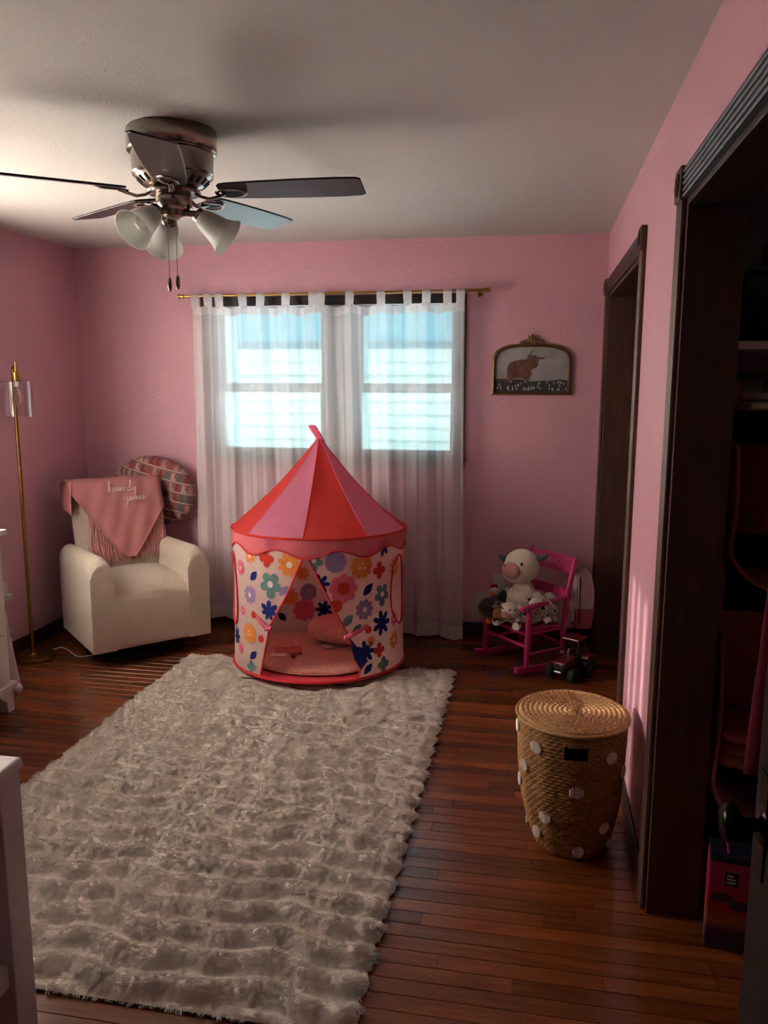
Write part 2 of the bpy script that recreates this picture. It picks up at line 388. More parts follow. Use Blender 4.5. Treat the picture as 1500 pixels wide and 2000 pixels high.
# ---------------------------------------------------------------- added side window (unseen, put in to fill the room with daylight)
W_FILL = bpy.data.objects.new('fill_window', None); COL.objects.link(W_FILL); struct(W_FILL, 'added unseen side window with sheer curtains, fill light from the left wall')
fr = MB()
for y0 in (SY0, (SY0 + SY1) / 2 - .03, SY1 - .06): fr.b2(XL - .10, XL - .05, y0, y0 + .06, SZ0, SZ1)
for z0 in (SZ0, (SZ0 + SZ1) / 2 - .025, SZ1 - .05): fr.b2(XL - .095, XL - .055, SY0, SY1, z0, z0 + .05)
fr.build('window_frame', M_SASH, W_FILL, bevel=.003)
MB().b2(XL - .077, XL - .073, SY0, SY1, SZ0, SZ1).build('pane', M_GLASS2, W_FILL)
c2 = MB()
for a, b, c, d in ((SY0 - .075, SY0, SZ0, SZ1), (SY1, SY1 + .075, SZ0, SZ1), (SY0 - .075, SY1 + .075, SZ1, SZ1 + .075), (SY0 - .075, SY1 + .075, SZ0 - .075, SZ0)): c2.b2(XL, XL + .018, a, b, c, d)
c2.build('casing', M_TRIM, W_FILL, bevel=.003)

# ---------------------------------------------------------------- outside the window: patio cover, lawn, white outbuilding
M_SOFFIT = cloth('aqua_translucent_roof_sheet', (36, 138, 146), trans=.80, rough=.5, var=.08, bump=0.0)
M_LAWN = mat('pale_concrete_yard', (240, 238, 232), 0.95, var=.12, vscale=1.5, bump=.2, bscale=30)
M_SIDING = mat('white_sunlit_siding', (98, 110, 106), 0.8, var=.02)
M_LEAF = mat('green_hedge_leaves', (70, 110, 70), 0.8, var=.5, vscale=4)
struct(MB().b2(-30, 24, -20, 40, -.42, -.30).build('ground', M_LAWN), 'pale sunlit yard outside')
pc = thing('patio_cover', 'pale blue porch roof seen through the sheer curtains', 'porch roof', (-1.3, D + .3, 0))
NB = 14
for k in range(NB):
    y0 = .02 + k * .235
    z = lambda yy: 2.62 - .19 * yy
    MB().add([(-5.5, y0, z(y0)), (4.5, y0, z(y0)), (4.5, y0 + .228, z(y0 + .228)), (-5.5, y0 + .228, z(y0 + .228)), (-5.5, y0, z(y0) + .03), (4.5, y0, z(y0) + .03), (4.5, y0 + .228, z(y0 + .228) + .03), (-5.5, y0 + .228, z(y0 + .228) + .03)],
             [(0, 3, 2, 1), (4, 5, 6, 7), (0, 1, 5, 4), (1, 2, 6, 5), (2, 3, 7, 6), (3, 0, 4, 7)]).build('roof_board', M_SOFFIT, pc)
MB().b2(-5.5, 4.5, 3.26, 3.34, 1.93, 2.05).build('beam', M_SOFFIT, pc)
for xx in (-5.3, 4.2): MB().b2(xx, xx + .1, 3.25, 3.35, -.30, 1.93).build('post', M_SOFFIT, pc)
ob = thing('outbuilding', 'white sunlit building beyond the window', 'building', (-4, 15.5, -.30))
for k in range(16):
    MB().add([(-9, 0, k * .25), (9, 0, k * .25), (9, .02, k * .25 + .25), (-9, .02, k * .25 + .25), (-9, .1, k * .25), (9, .1, k * .25), (9, .1, k * .25 + .25), (-9, .1, k * .25 + .25)],
             [(0, 1, 2, 3), (5, 4, 7, 6), (0, 4, 5, 1), (3, 2, 6, 7), (0, 3, 7, 4), (1, 5, 6, 2)]).build('siding_board', M_SIDING, ob)
MB().b2(-9, 9, .1, 4, 0, 4).build('wall', M_SIDING, ob)
MB().add([(-9.4, -.5, 3.9), (9.4, -.5, 3.9), (9.4, 2, 5.2), (-9.4, 2, 5.2), (9.4, 4.5, 3.9), (-9.4, 4.5, 3.9)], [(0, 1, 2, 3), (3, 2, 4, 5), (0, 5, 4, 1), (0, 3, 5), (1, 4, 2)]).build('roof', mat('grey_shingle_roof', (120, 116, 112), .9), ob)
# ---------------------------------------------------------------- sheer tab-top curtains and rod
M_SHEER = cloth('white_sheer_voile', (246, 243, 244), trans=0.34, var=.01, wscale=900, bump=.05, transp=0.36)
M_SHEER2 = cloth('doubled_voile_hem', (236, 232, 234), trans=0.5, var=.02, wscale=900, bump=.1, transp=0.10)
M_SHEER_S = cloth('thicker_white_voile', (226, 222, 220), trans=0.75, var=.02, wscale=900, bump=.1, transp=0.012)
M_BRASS = mat('brushed_brass', (176, 140, 78), 0.32, 1.0, var=.08, vscale=20)
M_GOLDDULL = mat('antique_brass', (146, 112, 60), 0.36, 1.0, var=.1, vscale=15)
ROD_Y, ROD_Z = D - .092, 2.122
rodt = thing('curtain_rod', 'slim brass curtain rod above the window', 'curtain rod', (-1.26, ROD_Y, ROD_Z))
MB().cyl((-.93, 0, -.004), (.93, 0, .004), .0075, n=14).build('rod', M_BRASS, rodt, smooth=40)
for s, x in ((-1, -.93), (1, .93)):
    MB().lathe([(.0075, 0), (.012, .002), (.012, .022), (.009, .024), (.009, .030), (.015, .032), (.015, .040), (0, .041)], (x, 0, s * .004), 18, (s, 0, 0)).build('finial', M_BRASS, rodt, smooth=40)
    MB().cyl((x - s * .03, 0, -.010), (x - s * .03, .089, -.010), .005, n=10).build('bracket', M_BRASS, rodt, smooth=40)
    MB().lathe([(.018, 0), (.018, .004), (.010, .008)], (x - s * .03, .092, -.010), 18, (0, -1, 0)).build('bracket_plate', M_BRASS, rodt, smooth=40)

def curtain(label, tabs, x0, x1, bx0, bx1, seed, zb):
    """one panel hung by tabs; top edge x0..x1, hem bx0..bx1"""
    rs = random.Random(seed); t = thing('sheer_curtain', label, 'curtain', ((x0 + x1) / 2, ROD_Y, 0), group='sheer curtain panels on the brass rod'); ox = (x0 + x1) / 2
    nt = len(tabs); ZT = 2.062
    ph = [rs.uniform(0, 6.28) for _ in range(6)]
    def fold(s, z):
        k = 1.0 - .25 * (z / ZT)
        # folds fall from the tabs: one swell between each pair, plus finer pleats
        a = .022 * math.sin(2 * PI * s * (nt - 2.3) + ph[0] + .9 * math.sin(4 * s + .6 * z)) + .007 * math.sin(2 * PI * s * (nt * 1.6 + 1) + ph[1] + .5 * z + 1.2 * math.sin(5 * s)) + .0015 * math.sin(2 * PI * s * 29 + ph[2])
        return a * k
    def P(u, w):
        s = u; zt = ZT
        xs = lerp(x0, x1, s)
        # sag between tabs
        d = min(abs(xs - q) for q in tabs); zt -= min(.022, d * .30)
        z = lerp(zt, zb(s), w)
        x = lerp(lerp(x0, x1, s), lerp(bx0, bx1, s), w ** 1.3)
        y = fold(s, z)
        x += .012 * math.sin(2 * PI * s * (nt - 1) + ph[3]) * w
        if z < .10: y -= (.10 - z) * .25 * (0.5 + .5 * math.sin(s * 25 + ph[4]))
        return (x - ox, max(-.055, min(.045, y)), max(z, .004))
    MB().grid(P, 150, 60).build('panel', M_SHEER, t, smooth=180)
    MB().grid(lambda u, w: (lambda p: (p[0], p[1] - .0015, p[2]))(P(u, w * .026)), 150, 3).build('top_hem', M_SHEER2, t, smooth=180)
    MB().grid(lambda u, w: (lambda p: (p[0], p[1] - .0015, p[2]))(P(u, 1 - .04 * w)), 150, 3).build('bottom_hem', M_SHEER2, t, smooth=180)
    for q in tabs:
        s = (q - x0) / (x1 - x0); y = fold(s, ZT)
        prof = [(y, ZT - .02), (lerp(y, -.011, .6), ZT + .02), (-.0105, ROD_Z - .004), (-.007, ROD_Z + .008), (0, ROD_Z + .0115), (.007, ROD_Z + .008), (.0105, ROD_Z - .004), (lerp(y, .011, .6), ZT + .02), (y + .002, ZT - .02)]
        m = MB()
        for i in range(len(prof) - 1):
            (ya, za), (yb, zb_) = prof[i], prof[i + 1]
            m.add([(q - ox - .025, ya, za), (q - ox + .025, ya, za), (q - ox + .024, yb, zb_), (q - ox - .024, yb, zb_)], [(0, 1, 2, 3)])
        m.build('tab', M_SHEER2, t, smooth=180)
    return t
curtain('left white sheer tab-top curtain panel, beside the nursing pillow', [-2.119, -2.036, -1.963, -1.81, -1.692, -1.529, -1.36], -2.14, -1.335, -2.165, -1.27, 3,
        lambda s: .035 + .02 * math.sin(s * 9))
curtain('right white sheer tab-top curtain panel, nearer the bull picture', [-1.309, -1.13, -.939, -.779, -.664, -.54, -.463], -1.333, -.438, -1.28, -.415, 11,
        lambda s: .010 + .03 * (1 - s) * (0.5 + .5 * math.sin(s * 11)))
# sheers of the added side window, spreading its fill light
def fill_sheer(y0, y1, m_=None, zb=.88, zt=2.20):
    n = max(14, int((y1 - y0) * 90))
    return MB().grid(lambda u, w: (XL + .075 + .020 * math.sin(lerp(y0, y1, u) * 40) + .008 * math.sin(lerp(y0, y1, u) * 17), lerp(y0, y1, u), lerp(zt, zb, w)), n, 6).build('fill_sheer_panel', m_ or M_SHEER_S, W_FILL, smooth=180)
M_STREAK = cloth('sun_streak_strip', (230, 226, 224), trans=0.6, var=.02, wscale=900, bump=.1, transp=0.085)
fill_sheer(2.12, 2.34)
for a_, b_ in ((2.34, 2.40), (2.52, 2.57), (2.68, 2.73)):          # thin strips added to cast sun streaks on the right wall
    fill_sheer(a_, b_, M_STREAK, 1.40); fill_sheer(a_, b_, None, .88, 1.40)
for a_, b_ in ((2.40, 2.52), (2.57, 2.68), (2.73, 3.80)): fill_sheer(a_, b_)
MB().cyl((XL + .075, 2.05, 2.21), (XL + .075, 3.82, 2.21), .008, n=12).build('fill_sheer_rod', M_BRASS, W_FILL, smooth=40)

# ---------------------------------------------------------------- ceiling fan
M_NICKEL = mat('brushed_nickel', (150, 138, 128), 0.24, 1.0, var=.08, vscale=30)
M_DARKNICKEL = mat('dark_vent', (20, 18, 18), 0.6)
M_BLADE = wood('dark_walnut_blade', (30, 24, 24), (48, 38, 36), rough=.35, axis=0, scale=4)
g = G('frosted_glass_shade'); g.base(lin((225, 228, 222))); g.set(Roughness=.35); t_ = g.new('BsdfTranslucent'); t_.inputs[0].default_value = lin((225, 228, 222))
mx = g.new('MixShader'); mx.inputs[0].default_value = .45; g.l.new(g.bsdf.outputs[0], mx.inputs[1]); g.l.new(t_.outputs[0], mx.inputs[2]); g.l.new(mx.outputs[0], g.out.inputs[0]); M_FROST = g.m
M_BULB = mat('white_bulb', (235, 232, 225), .3)
FX, FY = -1.250, 2.735
fan = thing('ceiling_fan', 'brushed nickel five-blade ceiling fan with three frosted shades', 'ceiling fan', (FX, FY, 0))
MB().lathe([(.146, 2.44), (.150, 2.435), (.150, 2.376), (.146, 2.371)], (0, 0, 0), 56).build('ceiling_band', M_NICKEL, fan, smooth=40)
MB().lathe([(.146, 2.3715), (.151, 2.368), (.146, 2.364), (.138, 2.362), (.135, 2.30), (.137, 2.297), (.132, 2.292), (.134, 2.289), (.124, 2.282), (.098, 2.258), (.078, 2.252), (.070, 2.247), (.055, 2.245)], (0, 0, 0), 56).build('motor_housing', M_NICKEL, fan, smooth=40)
for k in range(22):
    a = 2 * PI * k / 22; c, s = math.cos(a), math.sin(a)
    d = Vector((c * .026, s * .026, .024)).normalized(); mid = Vector((c * .1125, s * .1125, 2.2695)); tn = Vector((-s, c, 0)); nn = d.cross(tn).normalized()
    rot = Matrix((d, tn, nn)).transposed()
    MB().box(mid, (.026, .0075, .004), rot=rot).build('vent_slot', M_DARKNICKEL, fan)
for dx, dz in ((.152, 2.42),): MB().ell((-.128, -.075, dz), (.005, .005, .005)).build('screw', M_NICKEL, fan, smooth=180)
MB().lathe([(.088, 2.247), (.092, 2.240), (.088, 2.233), (.060, 2.230)], (0, 0, 0), 40).build('flywheel', M_NICKEL, fan, smooth=40)
MB().lathe([(.058, 2.236), (.061, 2.232), (.061, 2.190), (.056, 2.184), (.040, 2.178), (.036, 2.160), (.018, 2.152), (0, 2.150)], (0, 0, 0), 40).build('switch_cup', M_NICKEL, fan, smooth=40)
for k in range(5):
    a = math.radians(2 + 72 * k); R = Matrix.Rotation(a, 3, 'Z') @ Matrix.Rotation(math.radians(-11), 3, 'X')
    zc = 2.236
    path = [Matrix.Rotation(a, 3, 'Z') @ Vector(p) + Vector((0, 0, zc)) for p in ((.070, 0, .004), (.095, 0, -.012), (.125, .004, -.020), (.155, .006, -.014), (.185, .004, -.006))]
    ir = MB().tube(path, [.010, .009, .009, .009, .008], 8, flat=.6).build('blade_iron', M_NICKEL, fan, smooth=50)
    # open oval plate under the blade root
    ov = [R @ Vector((.205 + .050 * math.cos(t), .030 * math.sin(t), -.004)) + Vector((0, 0, zc)) for t in np.linspace(0, 2 * PI, 24, endpoint=False)]
    MB().tube(ov, .007, 8, closed=True, flat=.5).build('iron_loop', M_NICKEL, ir, smooth=60)
    ol = []
    for x, w in ((.165, .040), (.175, .052), (.20, .058), (.30, .064), (.45, .069), (.58, .070), (.645, .066), (.660, .055)): ol.append((x, w))
    poly = [(x, -w) for x, w in ol] + [(x, w) for x, w in ol[::-1]]
    MB().prism(poly, .007, lambda p, q, h: R @ Vector((p, q, h + .001)) + Vector((0, 0, zc))).build('blade', M_BLADE, fan, bevel=.002)
for k, az in enumerate((8, 128, 248)):
    a = math.radians(az); out = Vector((math.cos(a), math.sin(a), 0)); ax = (out * .80 + Vector((0, 0, -.60))).normalized()
    p0 = out * .045 + Vector((0, 0, 2.172)); p1 = out * .078 + Vector((0, 0, 2.168))
    arm = MB().tube([out * .02 + Vector((0, 0, 2.178)), p0, p1], .011, 10).build('lamp_arm', M_NICKEL, fan, smooth=50)
    MB().lathe([(.012, -.006), (.026, 0), (.028, .004), (.027, .030)], p1, 24, ax).build('socket', M_NICKEL, arm, smooth=40)
    sh = MB().lathe([(.024, .014), (.030, .018), (.038, .040), (.044, .068), (.050, .095), (.060, .118), (.071, .132), (.069, .1325), (.058, .117), (.047, .093), (.041, .067), (.035, .040), (.027, .020)], p1, 40, ax, close=True).build('glass_shade', M_FROST, fan, smooth=60)
    MB().ell(p1 + ax * .078, (.026, .026, .032), Vector((0, 0, 1)).rotation_difference(ax).to_matrix()).build('bulb', M_BULB, sh, smooth=180)
for (x, y, zb) in ((-.016, -.025, 1.925), (.012, -.02, 1.932)):
    ch = MB().cyl((x, y, 2.165), (x, y, zb + .02), .0011, n=6).build('pull_chain', M_NICKEL, fan)
    MB().lathe([(.002, .030), (.006, .026), (.0075, .010), (.0075, -.006), (.004, -.016), (0, -.018)], (x, y, zb), 14).build('chain_pull', M_NICKEL, ch, smooth=60)

# ---------------------------------------------------------------- floor lamp
g = G('clear_lamp_glass'); g.base((1, 1, 1, 1)); t_ = g.new('BsdfTransparent'); t_.inputs[0].default_value = (.97, .96, .96, 1); gl = g.new('BsdfGlossy'); gl.inputs['Roughness'].default_value = .05
lw = g.new('LayerWeight'); lw.inputs[0].default_value = .35; mx = g.new('MixShader'); g.l.new(g.math('MULTIPLY', lw.outputs['Facing'], .75), mx.inputs[0]); g.l.new(t_.outputs[0], mx.inputs[1]); g.l.new(gl.outputs[0], mx.inputs[2]); g.l.new(mx.outputs[0], g.out.inputs[0]); M_CLEAR = g.m
lamp = thing('floor_lamp', 'thin brass floor lamp with a clear glass cylinder shade', 'floor lamp', (-2.842, 4.065, 0))
MB().lathe([(.118, .0), (.120, .003), (.120, .020), (.117, .024), (.020, .026), (.012, .034), (.010, .05)], (0, 0, 0), 48).build('lamp_base', M_GOLDDULL, lamp, smooth=40)
MB().tube([(0, 0, .03), (0, 0, 1.60), (0, 0, 1.655), (.006, -.003, 1.668), (.016, -.006, 1.672)], .0105, 14).build('pole', M_GOLDDULL, lamp, smooth=50)
MB().lathe([(.009, 1.700), (.010, 1.695), (.010, 1.645), (.024, 1.643), (.025, 1.638), (.025, 1.598), (.022, 1.594)], (.026, -.012, 0), 28).build('socket_cap', M_BRASS, lamp, smooth=40)
MB().lathe([(.022, 1.594), (.078, 1.5935), (.078, 1.402), (.0758, 1.402), (.0758, 1.591), (.022, 1.591)], (.026, -.012, 0), 44, close=True).build('glass_shade', M_CLEAR, lamp, smooth=40)
MB().lathe([(.013, 1.596), (.014, 1.570), (.012, 1.566)], (.026, -.012, 0), 20).build('bulb_holder', mat('white_porcelain', (215, 210, 205), .4), lamp, smooth=40)
bl = MB().lathe([(.011, 1.566), (.014, 1.555), (.026, 1.515), (.029, 1.490), (.024, 1.468), (.012, 1.456), (0, 1.453)], (.026, -.012, 0), 28).build('bulb', M_CLEAR, lamp, smooth=180)
MB().tube([(.026 + .007 * math.cos(t * 2), -.012 + .007 * math.sin(t * 2), 1.475 + .07 * abs(math.sin(t))) for t in np.linspace(0, 12, 60)], .0012, 5).build('filament', mat('orange_filament', (190, 120, 50), .4, .6), bl)
M_CORD = mat('clear_plastic_cord', (190, 180, 172), .35)
pts = [(-2.80, 4.18, .012), (-2.74, 4.19, .03), (-2.68, 4.17, .022), (-2.62, 4.14, .006), (-2.57, 4.13, .005), (-2.52, 4.17, .006), (-2.50, 4.24, .012)]
def smoothpath(p, n=8):
    P = [Vector(q) for q in p]; P = [P[0] * 2 - P[1]] + P + [P[-1] * 2 - P[-2]]; out = []
    for i in range(1, len(P) - 2):
        for k in range(n):
            t = k / n; a, b, c, d = P[i - 1:i + 3]
            out.append(.5 * ((2 * b) + (c - a) * t + (2 * a - 5 * b + 4 * c - d) * t * t + (3 * b - a - 3 * c + d) * t ** 3))
    return out + [P[-2]]
tag(MB().tube(smoothpath(pts), .0032, 6).build('power_cord', M_CORD, None, smooth=60), 'pale cord looping on the floor between lamp and armchair', 'cord')

# ---------------------------------------------------------------- wall plates
M_PLATE = mat('white_plastic_plate', (205, 200, 196), .4)
def outlet(name, label, origin, ax, plug=None):
    t = thing(name, label, 'outlet', origin); ux = Vector(ax[0]); n = Vector(ax[1]); uz = Vector((0, 0, 1)); rot = Matrix((ux, n, uz)).transposed()
    MB().box(n * .003, (.072, .006, .115), rot=rot).build('plate', M_PLATE, t, bevel=.002)
    for s in (-1, 1):
        c = n * .0065 + uz * s * .026
        so_ = MB().box(c, (.034, .003, .028), rot=rot).build('socket', M_PLATE, t, bevel=.004)
        for k in (-1, 1): MB().box(c + n * .0016 + ux * k * .007 + uz * .003, (.0022, .001, .009), rot=rot).build('slot', M_DARKNICKEL, so_)
    return t
ou = outlet('wall_outlet', 'white wall outlet behind the toys on the rocker', (-.200, D, .345), ((1, 0, 0), (0, -1, 0)))
ol_ = outlet('wall_outlet', 'white wall outlet on the left wall beside the lamp', (XL, 4.02, .40), ((0, -1, 0), (1, 0, 0)))
pg = MB().b2(0, .035, -.022, .022, -.045, -.008).build('plug', M_PLATE, ol_, bevel=.005); pg.location = (.008, 0, 0)
nl = thing('night_light', 'small plug-in night light glowing blue behind the rocker', 'night light', (-.213, D - .010, .312))
MB().b2(-.018, .018, -.030, 0, -.03, .02).build('body', M_PLATE, nl, bevel=.006)
g = G('blue_glow'); g.bsdf.inputs['Emission Color'].default_value = (.05, .03, 1, 1); g.bsdf.inputs['Emission Strength'].default_value = 0.45; g.base((.05, .03, .6, 1))
MB().ell((-.0, -.034, .004), (.007, .006, .012)).build('lens', g.m, nl, smooth=180)

# ---------------------------------------------------------------- arched bull picture
M_GILT = mat('aged_gilt', (120, 96, 62), .42, .75, var=.25, vscale=60)
pic = thing('framed_picture', 'arched gilt frame with a painting of a brown horned bull', 'picture', (-.042, D, 1.519))
HW, HS, HT = .233, .195, .302          # half width, spring height, arch top
def arch(k, n=26):
    """outline of the arch shrunk by k"""
    pts = [(-HW + k, k), (HW - k, k)]
    for i in range(n + 1):
        t = i / n * PI; c, s = math.cos(t), math.sin(t)
        pts.append(((HW - k) * math.copysign(abs(c) ** .62, c), HS + (HT - HS - k) * (abs(s) ** .80)))
    return pts
A0, A1, A2 = arch(0), arch(.020), arch(.012)
m = MB(); n = len(A0)
rings = [(A0, .004), (A0, .016), (A2, .024), (A1, .014), (A1, .008)]
vv = [(a, -h, b) for ring, h in rings for a, b in ring]
m.add(vv, [(r * n + i, (r + 1) * n + i, (r + 1) * n + (i + 1) % n, r * n + (i + 1) % n) for r in range(4) for i in range(n)])
m.build('frame', M_GILT, pic, smooth=35)
bead = MB()
P = arch(.005); per = []
for i in range(len(P)):
    a, b = Vector((*P[i], 0)), Vector((*P[(i + 1) % len(P)], 0)); k = max(1, int((b - a).length / .0075))
    for j in range(k): per.append(a.lerp(b, j / k))
for q in per: bead.ell((q.x, -.018, q.y), .0032, None, 6, 4)
b_ = bead.build('beading', M_GILT, pic, smooth=180); b_['kind'] = 'stuff'
def flat(poly, y, m_, name, label=None):
    o = MB().prism(poly, .0004, lambda a, b, h: (a, -y - h, b)).build(name, m_, pic); return o
g = G('pale_painted_sky'); v = g.coord(); g.base(g.ramp(g.noise(v, 7, 5, .6, .4), [(.3, (126, 124, 126)), (.7, (168, 162, 160))])); g.set(Roughness=.6)
flat(arch(.018), .006, g.m, 'canvas')
g = G('dark_painted_meadow'); v = g.coord(); g.base(g.ramp(g.noise(v, 45, 5, .7), [(.35, (26, 30, 34)), (.6, (58, 58, 56)), (.75, (96, 88, 72))])); g.set(Roughness=.6)
flat([(-.213, .02), (.213, .02), (.213, .088), (.17, .093), (.12, .086), (.06, .084), (0, .080), (-.06, .092), (-.16, .096), (-.213, .094)], .0070, g.m, 'painted_meadow')
g = G('brown_painted_bull'); v = g.coord(); g.base(g.ramp(g.noise(v, 26, 5, .65), [(.3, (46, 32, 36)), (.55, (108, 70, 54)), (.75, (140, 92, 66))])); g.set(Roughness=.6)
sx = .466 / 1055; bx = lambda X: (X - 735) * sx; bz = lambda Y: (965 - Y) * sx
bull = [(415, 760), (412, 640), (425, 570), (455, 530), (520, 510), (600, 490), (665, 490), (690, 450), (740, 432), (800, 440), (835, 480), (825, 540), (812, 590), (770, 610), (738, 630), (742, 680), (720, 740), (705, 800), (640, 810), (630, 740), (560, 745), (500, 740), (470, 790), (425, 790)]
flat([(bx(a), bz(b)) for a, b in bull][::-1], .0076, g.m, 'painted_bull')
M_HORN = mat('painted_horn', (52, 44, 46), .6)
hn = MB()
for pth in ([(690, 452), (715, 420), (738, 385), (754, 352)], [(825, 470), (865, 478), (900, 480), (910, 452)]):
    hn.tube([(bx(a), -.0084, bz(b)) for a, b in pth], [.004, .0035, .0025, .0012], 6)
hn.build('painted_horns', M_HORN, pic)
M_GEESE = mat('painted_white_geese', (186, 176, 176), .6); M_GPINK = mat('painted_pink_goose', (190, 130, 150), .6); rs = random.Random(4); ge = MB()
for k in range(46):
    X = rs.uniform(-.205, .205); Z = .024 + .055 * rs.random() ** 1.3; s = .011 - .06 * (Z - .02)
    ge.prism([(X - s * .4, Z), (X + s * .5, Z), (X + s * .3, Z + s * .8), (X + s * .1, Z + s * 1.6), (X - s * .1, Z + s * 1.5), (X - s * .2, Z + s * .7)], .0004, lambda a, b, h: (a, -.0082 - h, b))
o = ge.build('painted_geese', M_GEESE, pic); o['kind'] = 'stuff'
# carved crest: palmette and scrolls
def scroll(x0, z0, r, turns, flip, th):
    out = []
    for t in np.linspace(0, turns * 2 * PI, 22):
        rr = r * (1 - t / (turns * 2 * PI) * .8); out.append((x0 + flip * rr * math.cos(t + th), -.016, z0 + rr * math.sin(t + th)))
    return out
for k, (ang, ln, w_) in enumerate(((0, .050, .008), (-.5, .046, .007), (.5, .046, .007), (-.95, .040, .006), (.95, .040, .006))):
    MB().ell((math.sin(ang) * ln * .55, -.016, HT + .006 + math.cos(ang) * ln * .55), (w_, .006, ln * .5), Matrix.Rotation(ang, 3, 'Y')).build('crest_leaf', M_GILT, pic, smooth=180)
for f in (-1, 1):
    MB().tube(scroll(f * .038, HT + .012, .016, 1.3, f, PI * .9), .0042, 7).build('crest_scroll', M_GILT, pic, smooth=60)
    MB().tube(scroll(f * .062, HT + .004, .011, 1.2, -f, PI * .2), .0036, 7).build('crest_scroll', M_GILT, pic, smooth=60)
    MB().tube([(f * .02, -.014, HT + .001), (f * .05, -.014, HT + .004), (f * .078, -.012, HT - .008), (f * .098, -.012, HT - .018)], [.006, .006, .004, .002], 8).build('crest_arm', M_GILT, pic, smooth=60)
# ---------------------------------------------------------------- cream boucle swivel armchair
def boucle(name, col):
    g = G(name); v = g.coord(); vo = g.vor(v, 210); f = vo.outputs['Distance']; n2 = g.noise(v, 260, 3)
    c = lin(col); g.base(g.mix(g.math('MULTIPLY', f, 1.0, True), tuple(min(1, x * 1.06) for x in c[:3]) + (1,), tuple(x * .72 for x in c[:3]) + (1,)))
    g.set(Roughness=.95); g.bsdf.inputs['Specular IOR Level'].default_value = .1; g.bsdf.inputs['Sheen Weight'].default_value = .3
    h = g.math('SUBTRACT', g.math('MULTIPLY', n2, .4), f); g.bump(h, .75, .006); return g.m
M_BOUCLE = boucle('cream_boucle', (222, 206, 186))
M_BASE = mat('black_swivel_base', (22, 18, 17), .5)
AZ = math.atan2(.722, .692)
ch = thing('glider_armchair', 'cream boucle swivel armchair in the corner', 'armchair', (-2.397, 4.434, 0), AZ)
MB().lathe([(.05, .0), (.285, .0), (.29, .006), (.29, .022), (.27, .030), (.10, .040), (.09, .095), (.06, .10)], (0, -.02, 0), 48).build('swivel_base', M_BASE, ch, smooth=40)
def rounded(mb, fn, nu, nv): return mb
# seat block: waterfall front, one smooth surface
prof = [(.33, .10), (-.345, .10)] + [(-.36 + .012 * math.cos(t), .115 - .015 * math.sin(t)) for t in (PI / 4,)]
prof = [(.30, .095), (-.352, .095), (-.363, .100), (-.366, .120), (-.366, .25), (-.364, .36), (-.354, .405), (-.325, .440), (-.28, .460), (-.20, .472), (.0, .478), (.16, .472), (.30, .46)]
m = MB(); n = len(prof); xs = [-.215, -.20, -.12, 0, .12, .20, .215]
for x in xs:
    k = 1 - .03 * (abs(x) / .215) ** 4
    for y, z in prof: m.v.append((x, y, z if z < .4 else z - .018 * (abs(x) / .215) ** 3))
for i in range(len(xs) - 1):
    for j in range(n): m.f.append((i * n + j, (i + 1) * n + j, (i + 1) * n + (j + 1) % n, i * n + (j + 1) % n))
m.f.append(tuple(range(n))); m.f.append(tuple((len(xs) - 1) * n + j for j in range(n))[::-1])
m.build('seat', M_BOUCLE, ch, smooth=60)
for s in (-1, 1):
    # arm: rounded top, swelling forward, side wall down to the hem
    ns, cs = 22, []
    m = MB()
    for i_ in range(ns):
        w = i_ / (ns - 1); y = -.368 + .636 * (w ** 1.25); hw = .0665
        zt = pw(y, [(-.368, .590), (-.355, .608), (-.33, .622), (-.27, .632), (0, .622), (.27, .612)])
        k = min(1, .90 + .10 * ((y + .368) / .02)); pr = []
        pr += [(-hw, .095), (-hw, .25), (-hw, .42)]
        for t in np.linspace(PI, 0, 17): pr.append((hw * k * math.cos(t) if 0 < t < PI else math.copysign(hw, math.cos(t)), zt - hw * 1.15 + hw * 1.15 * math.sin(t)))
        pr += [(hw, .42), (hw, .25), (hw, .095)]
        n = len(pr); m.v += [(s * .281 + x, y, z) for x, z in pr]
    for i_ in range(ns - 1):
        for j_ in range(n): m.f.append((i_ * n + j_, i_ * n + (j_ + 1) % n, (i_ + 1) * n + (j_ + 1) % n, (i_ + 1) * n + j_))
    m.f.append(tuple(range(n))[::-1]); m.f.append(tuple((ns - 1) * n + j_ for j_ in range(n)))
    m.build('arm', M_BOUCLE, ch, smooth=50, bevel=.010, seg=3)
BY = lambda z: .095 + .235 * (z - .46)
def Bk(u, w):
    t = u * 2 * PI; z = lerp(.40, .985, w); k = 1.0
    if w > .86: k = math.sqrt(max(.0, 1 - ((w - .86) / .14) ** 2)) * .55 + .45
    c, sn = math.cos(t), math.sin(t)
    x = .262 * math.copysign(abs(c) ** .38, c) * (1 - .10 * max(0, (w - .88) / .12) ** 2)
    y = .075 * k * math.copysign(abs(sn) ** .6, sn)
    return (x, BY(z) + .075 + y, z)
mm = MB().grid(Bk, 48, 26, cu=True); mm.f.append(tuple(i * 26 + 25 for i in range(48))); mm.f.append(tuple(i * 26 for i in range(48))[::-1])
mm.build('backrest', M_BOUCLE, ch, smooth=75)
MB().b2(-.27, .27, .22, .33, .10, .55).build('back_panel', M_BOUCLE, ch, bevel=.03, seg=3)

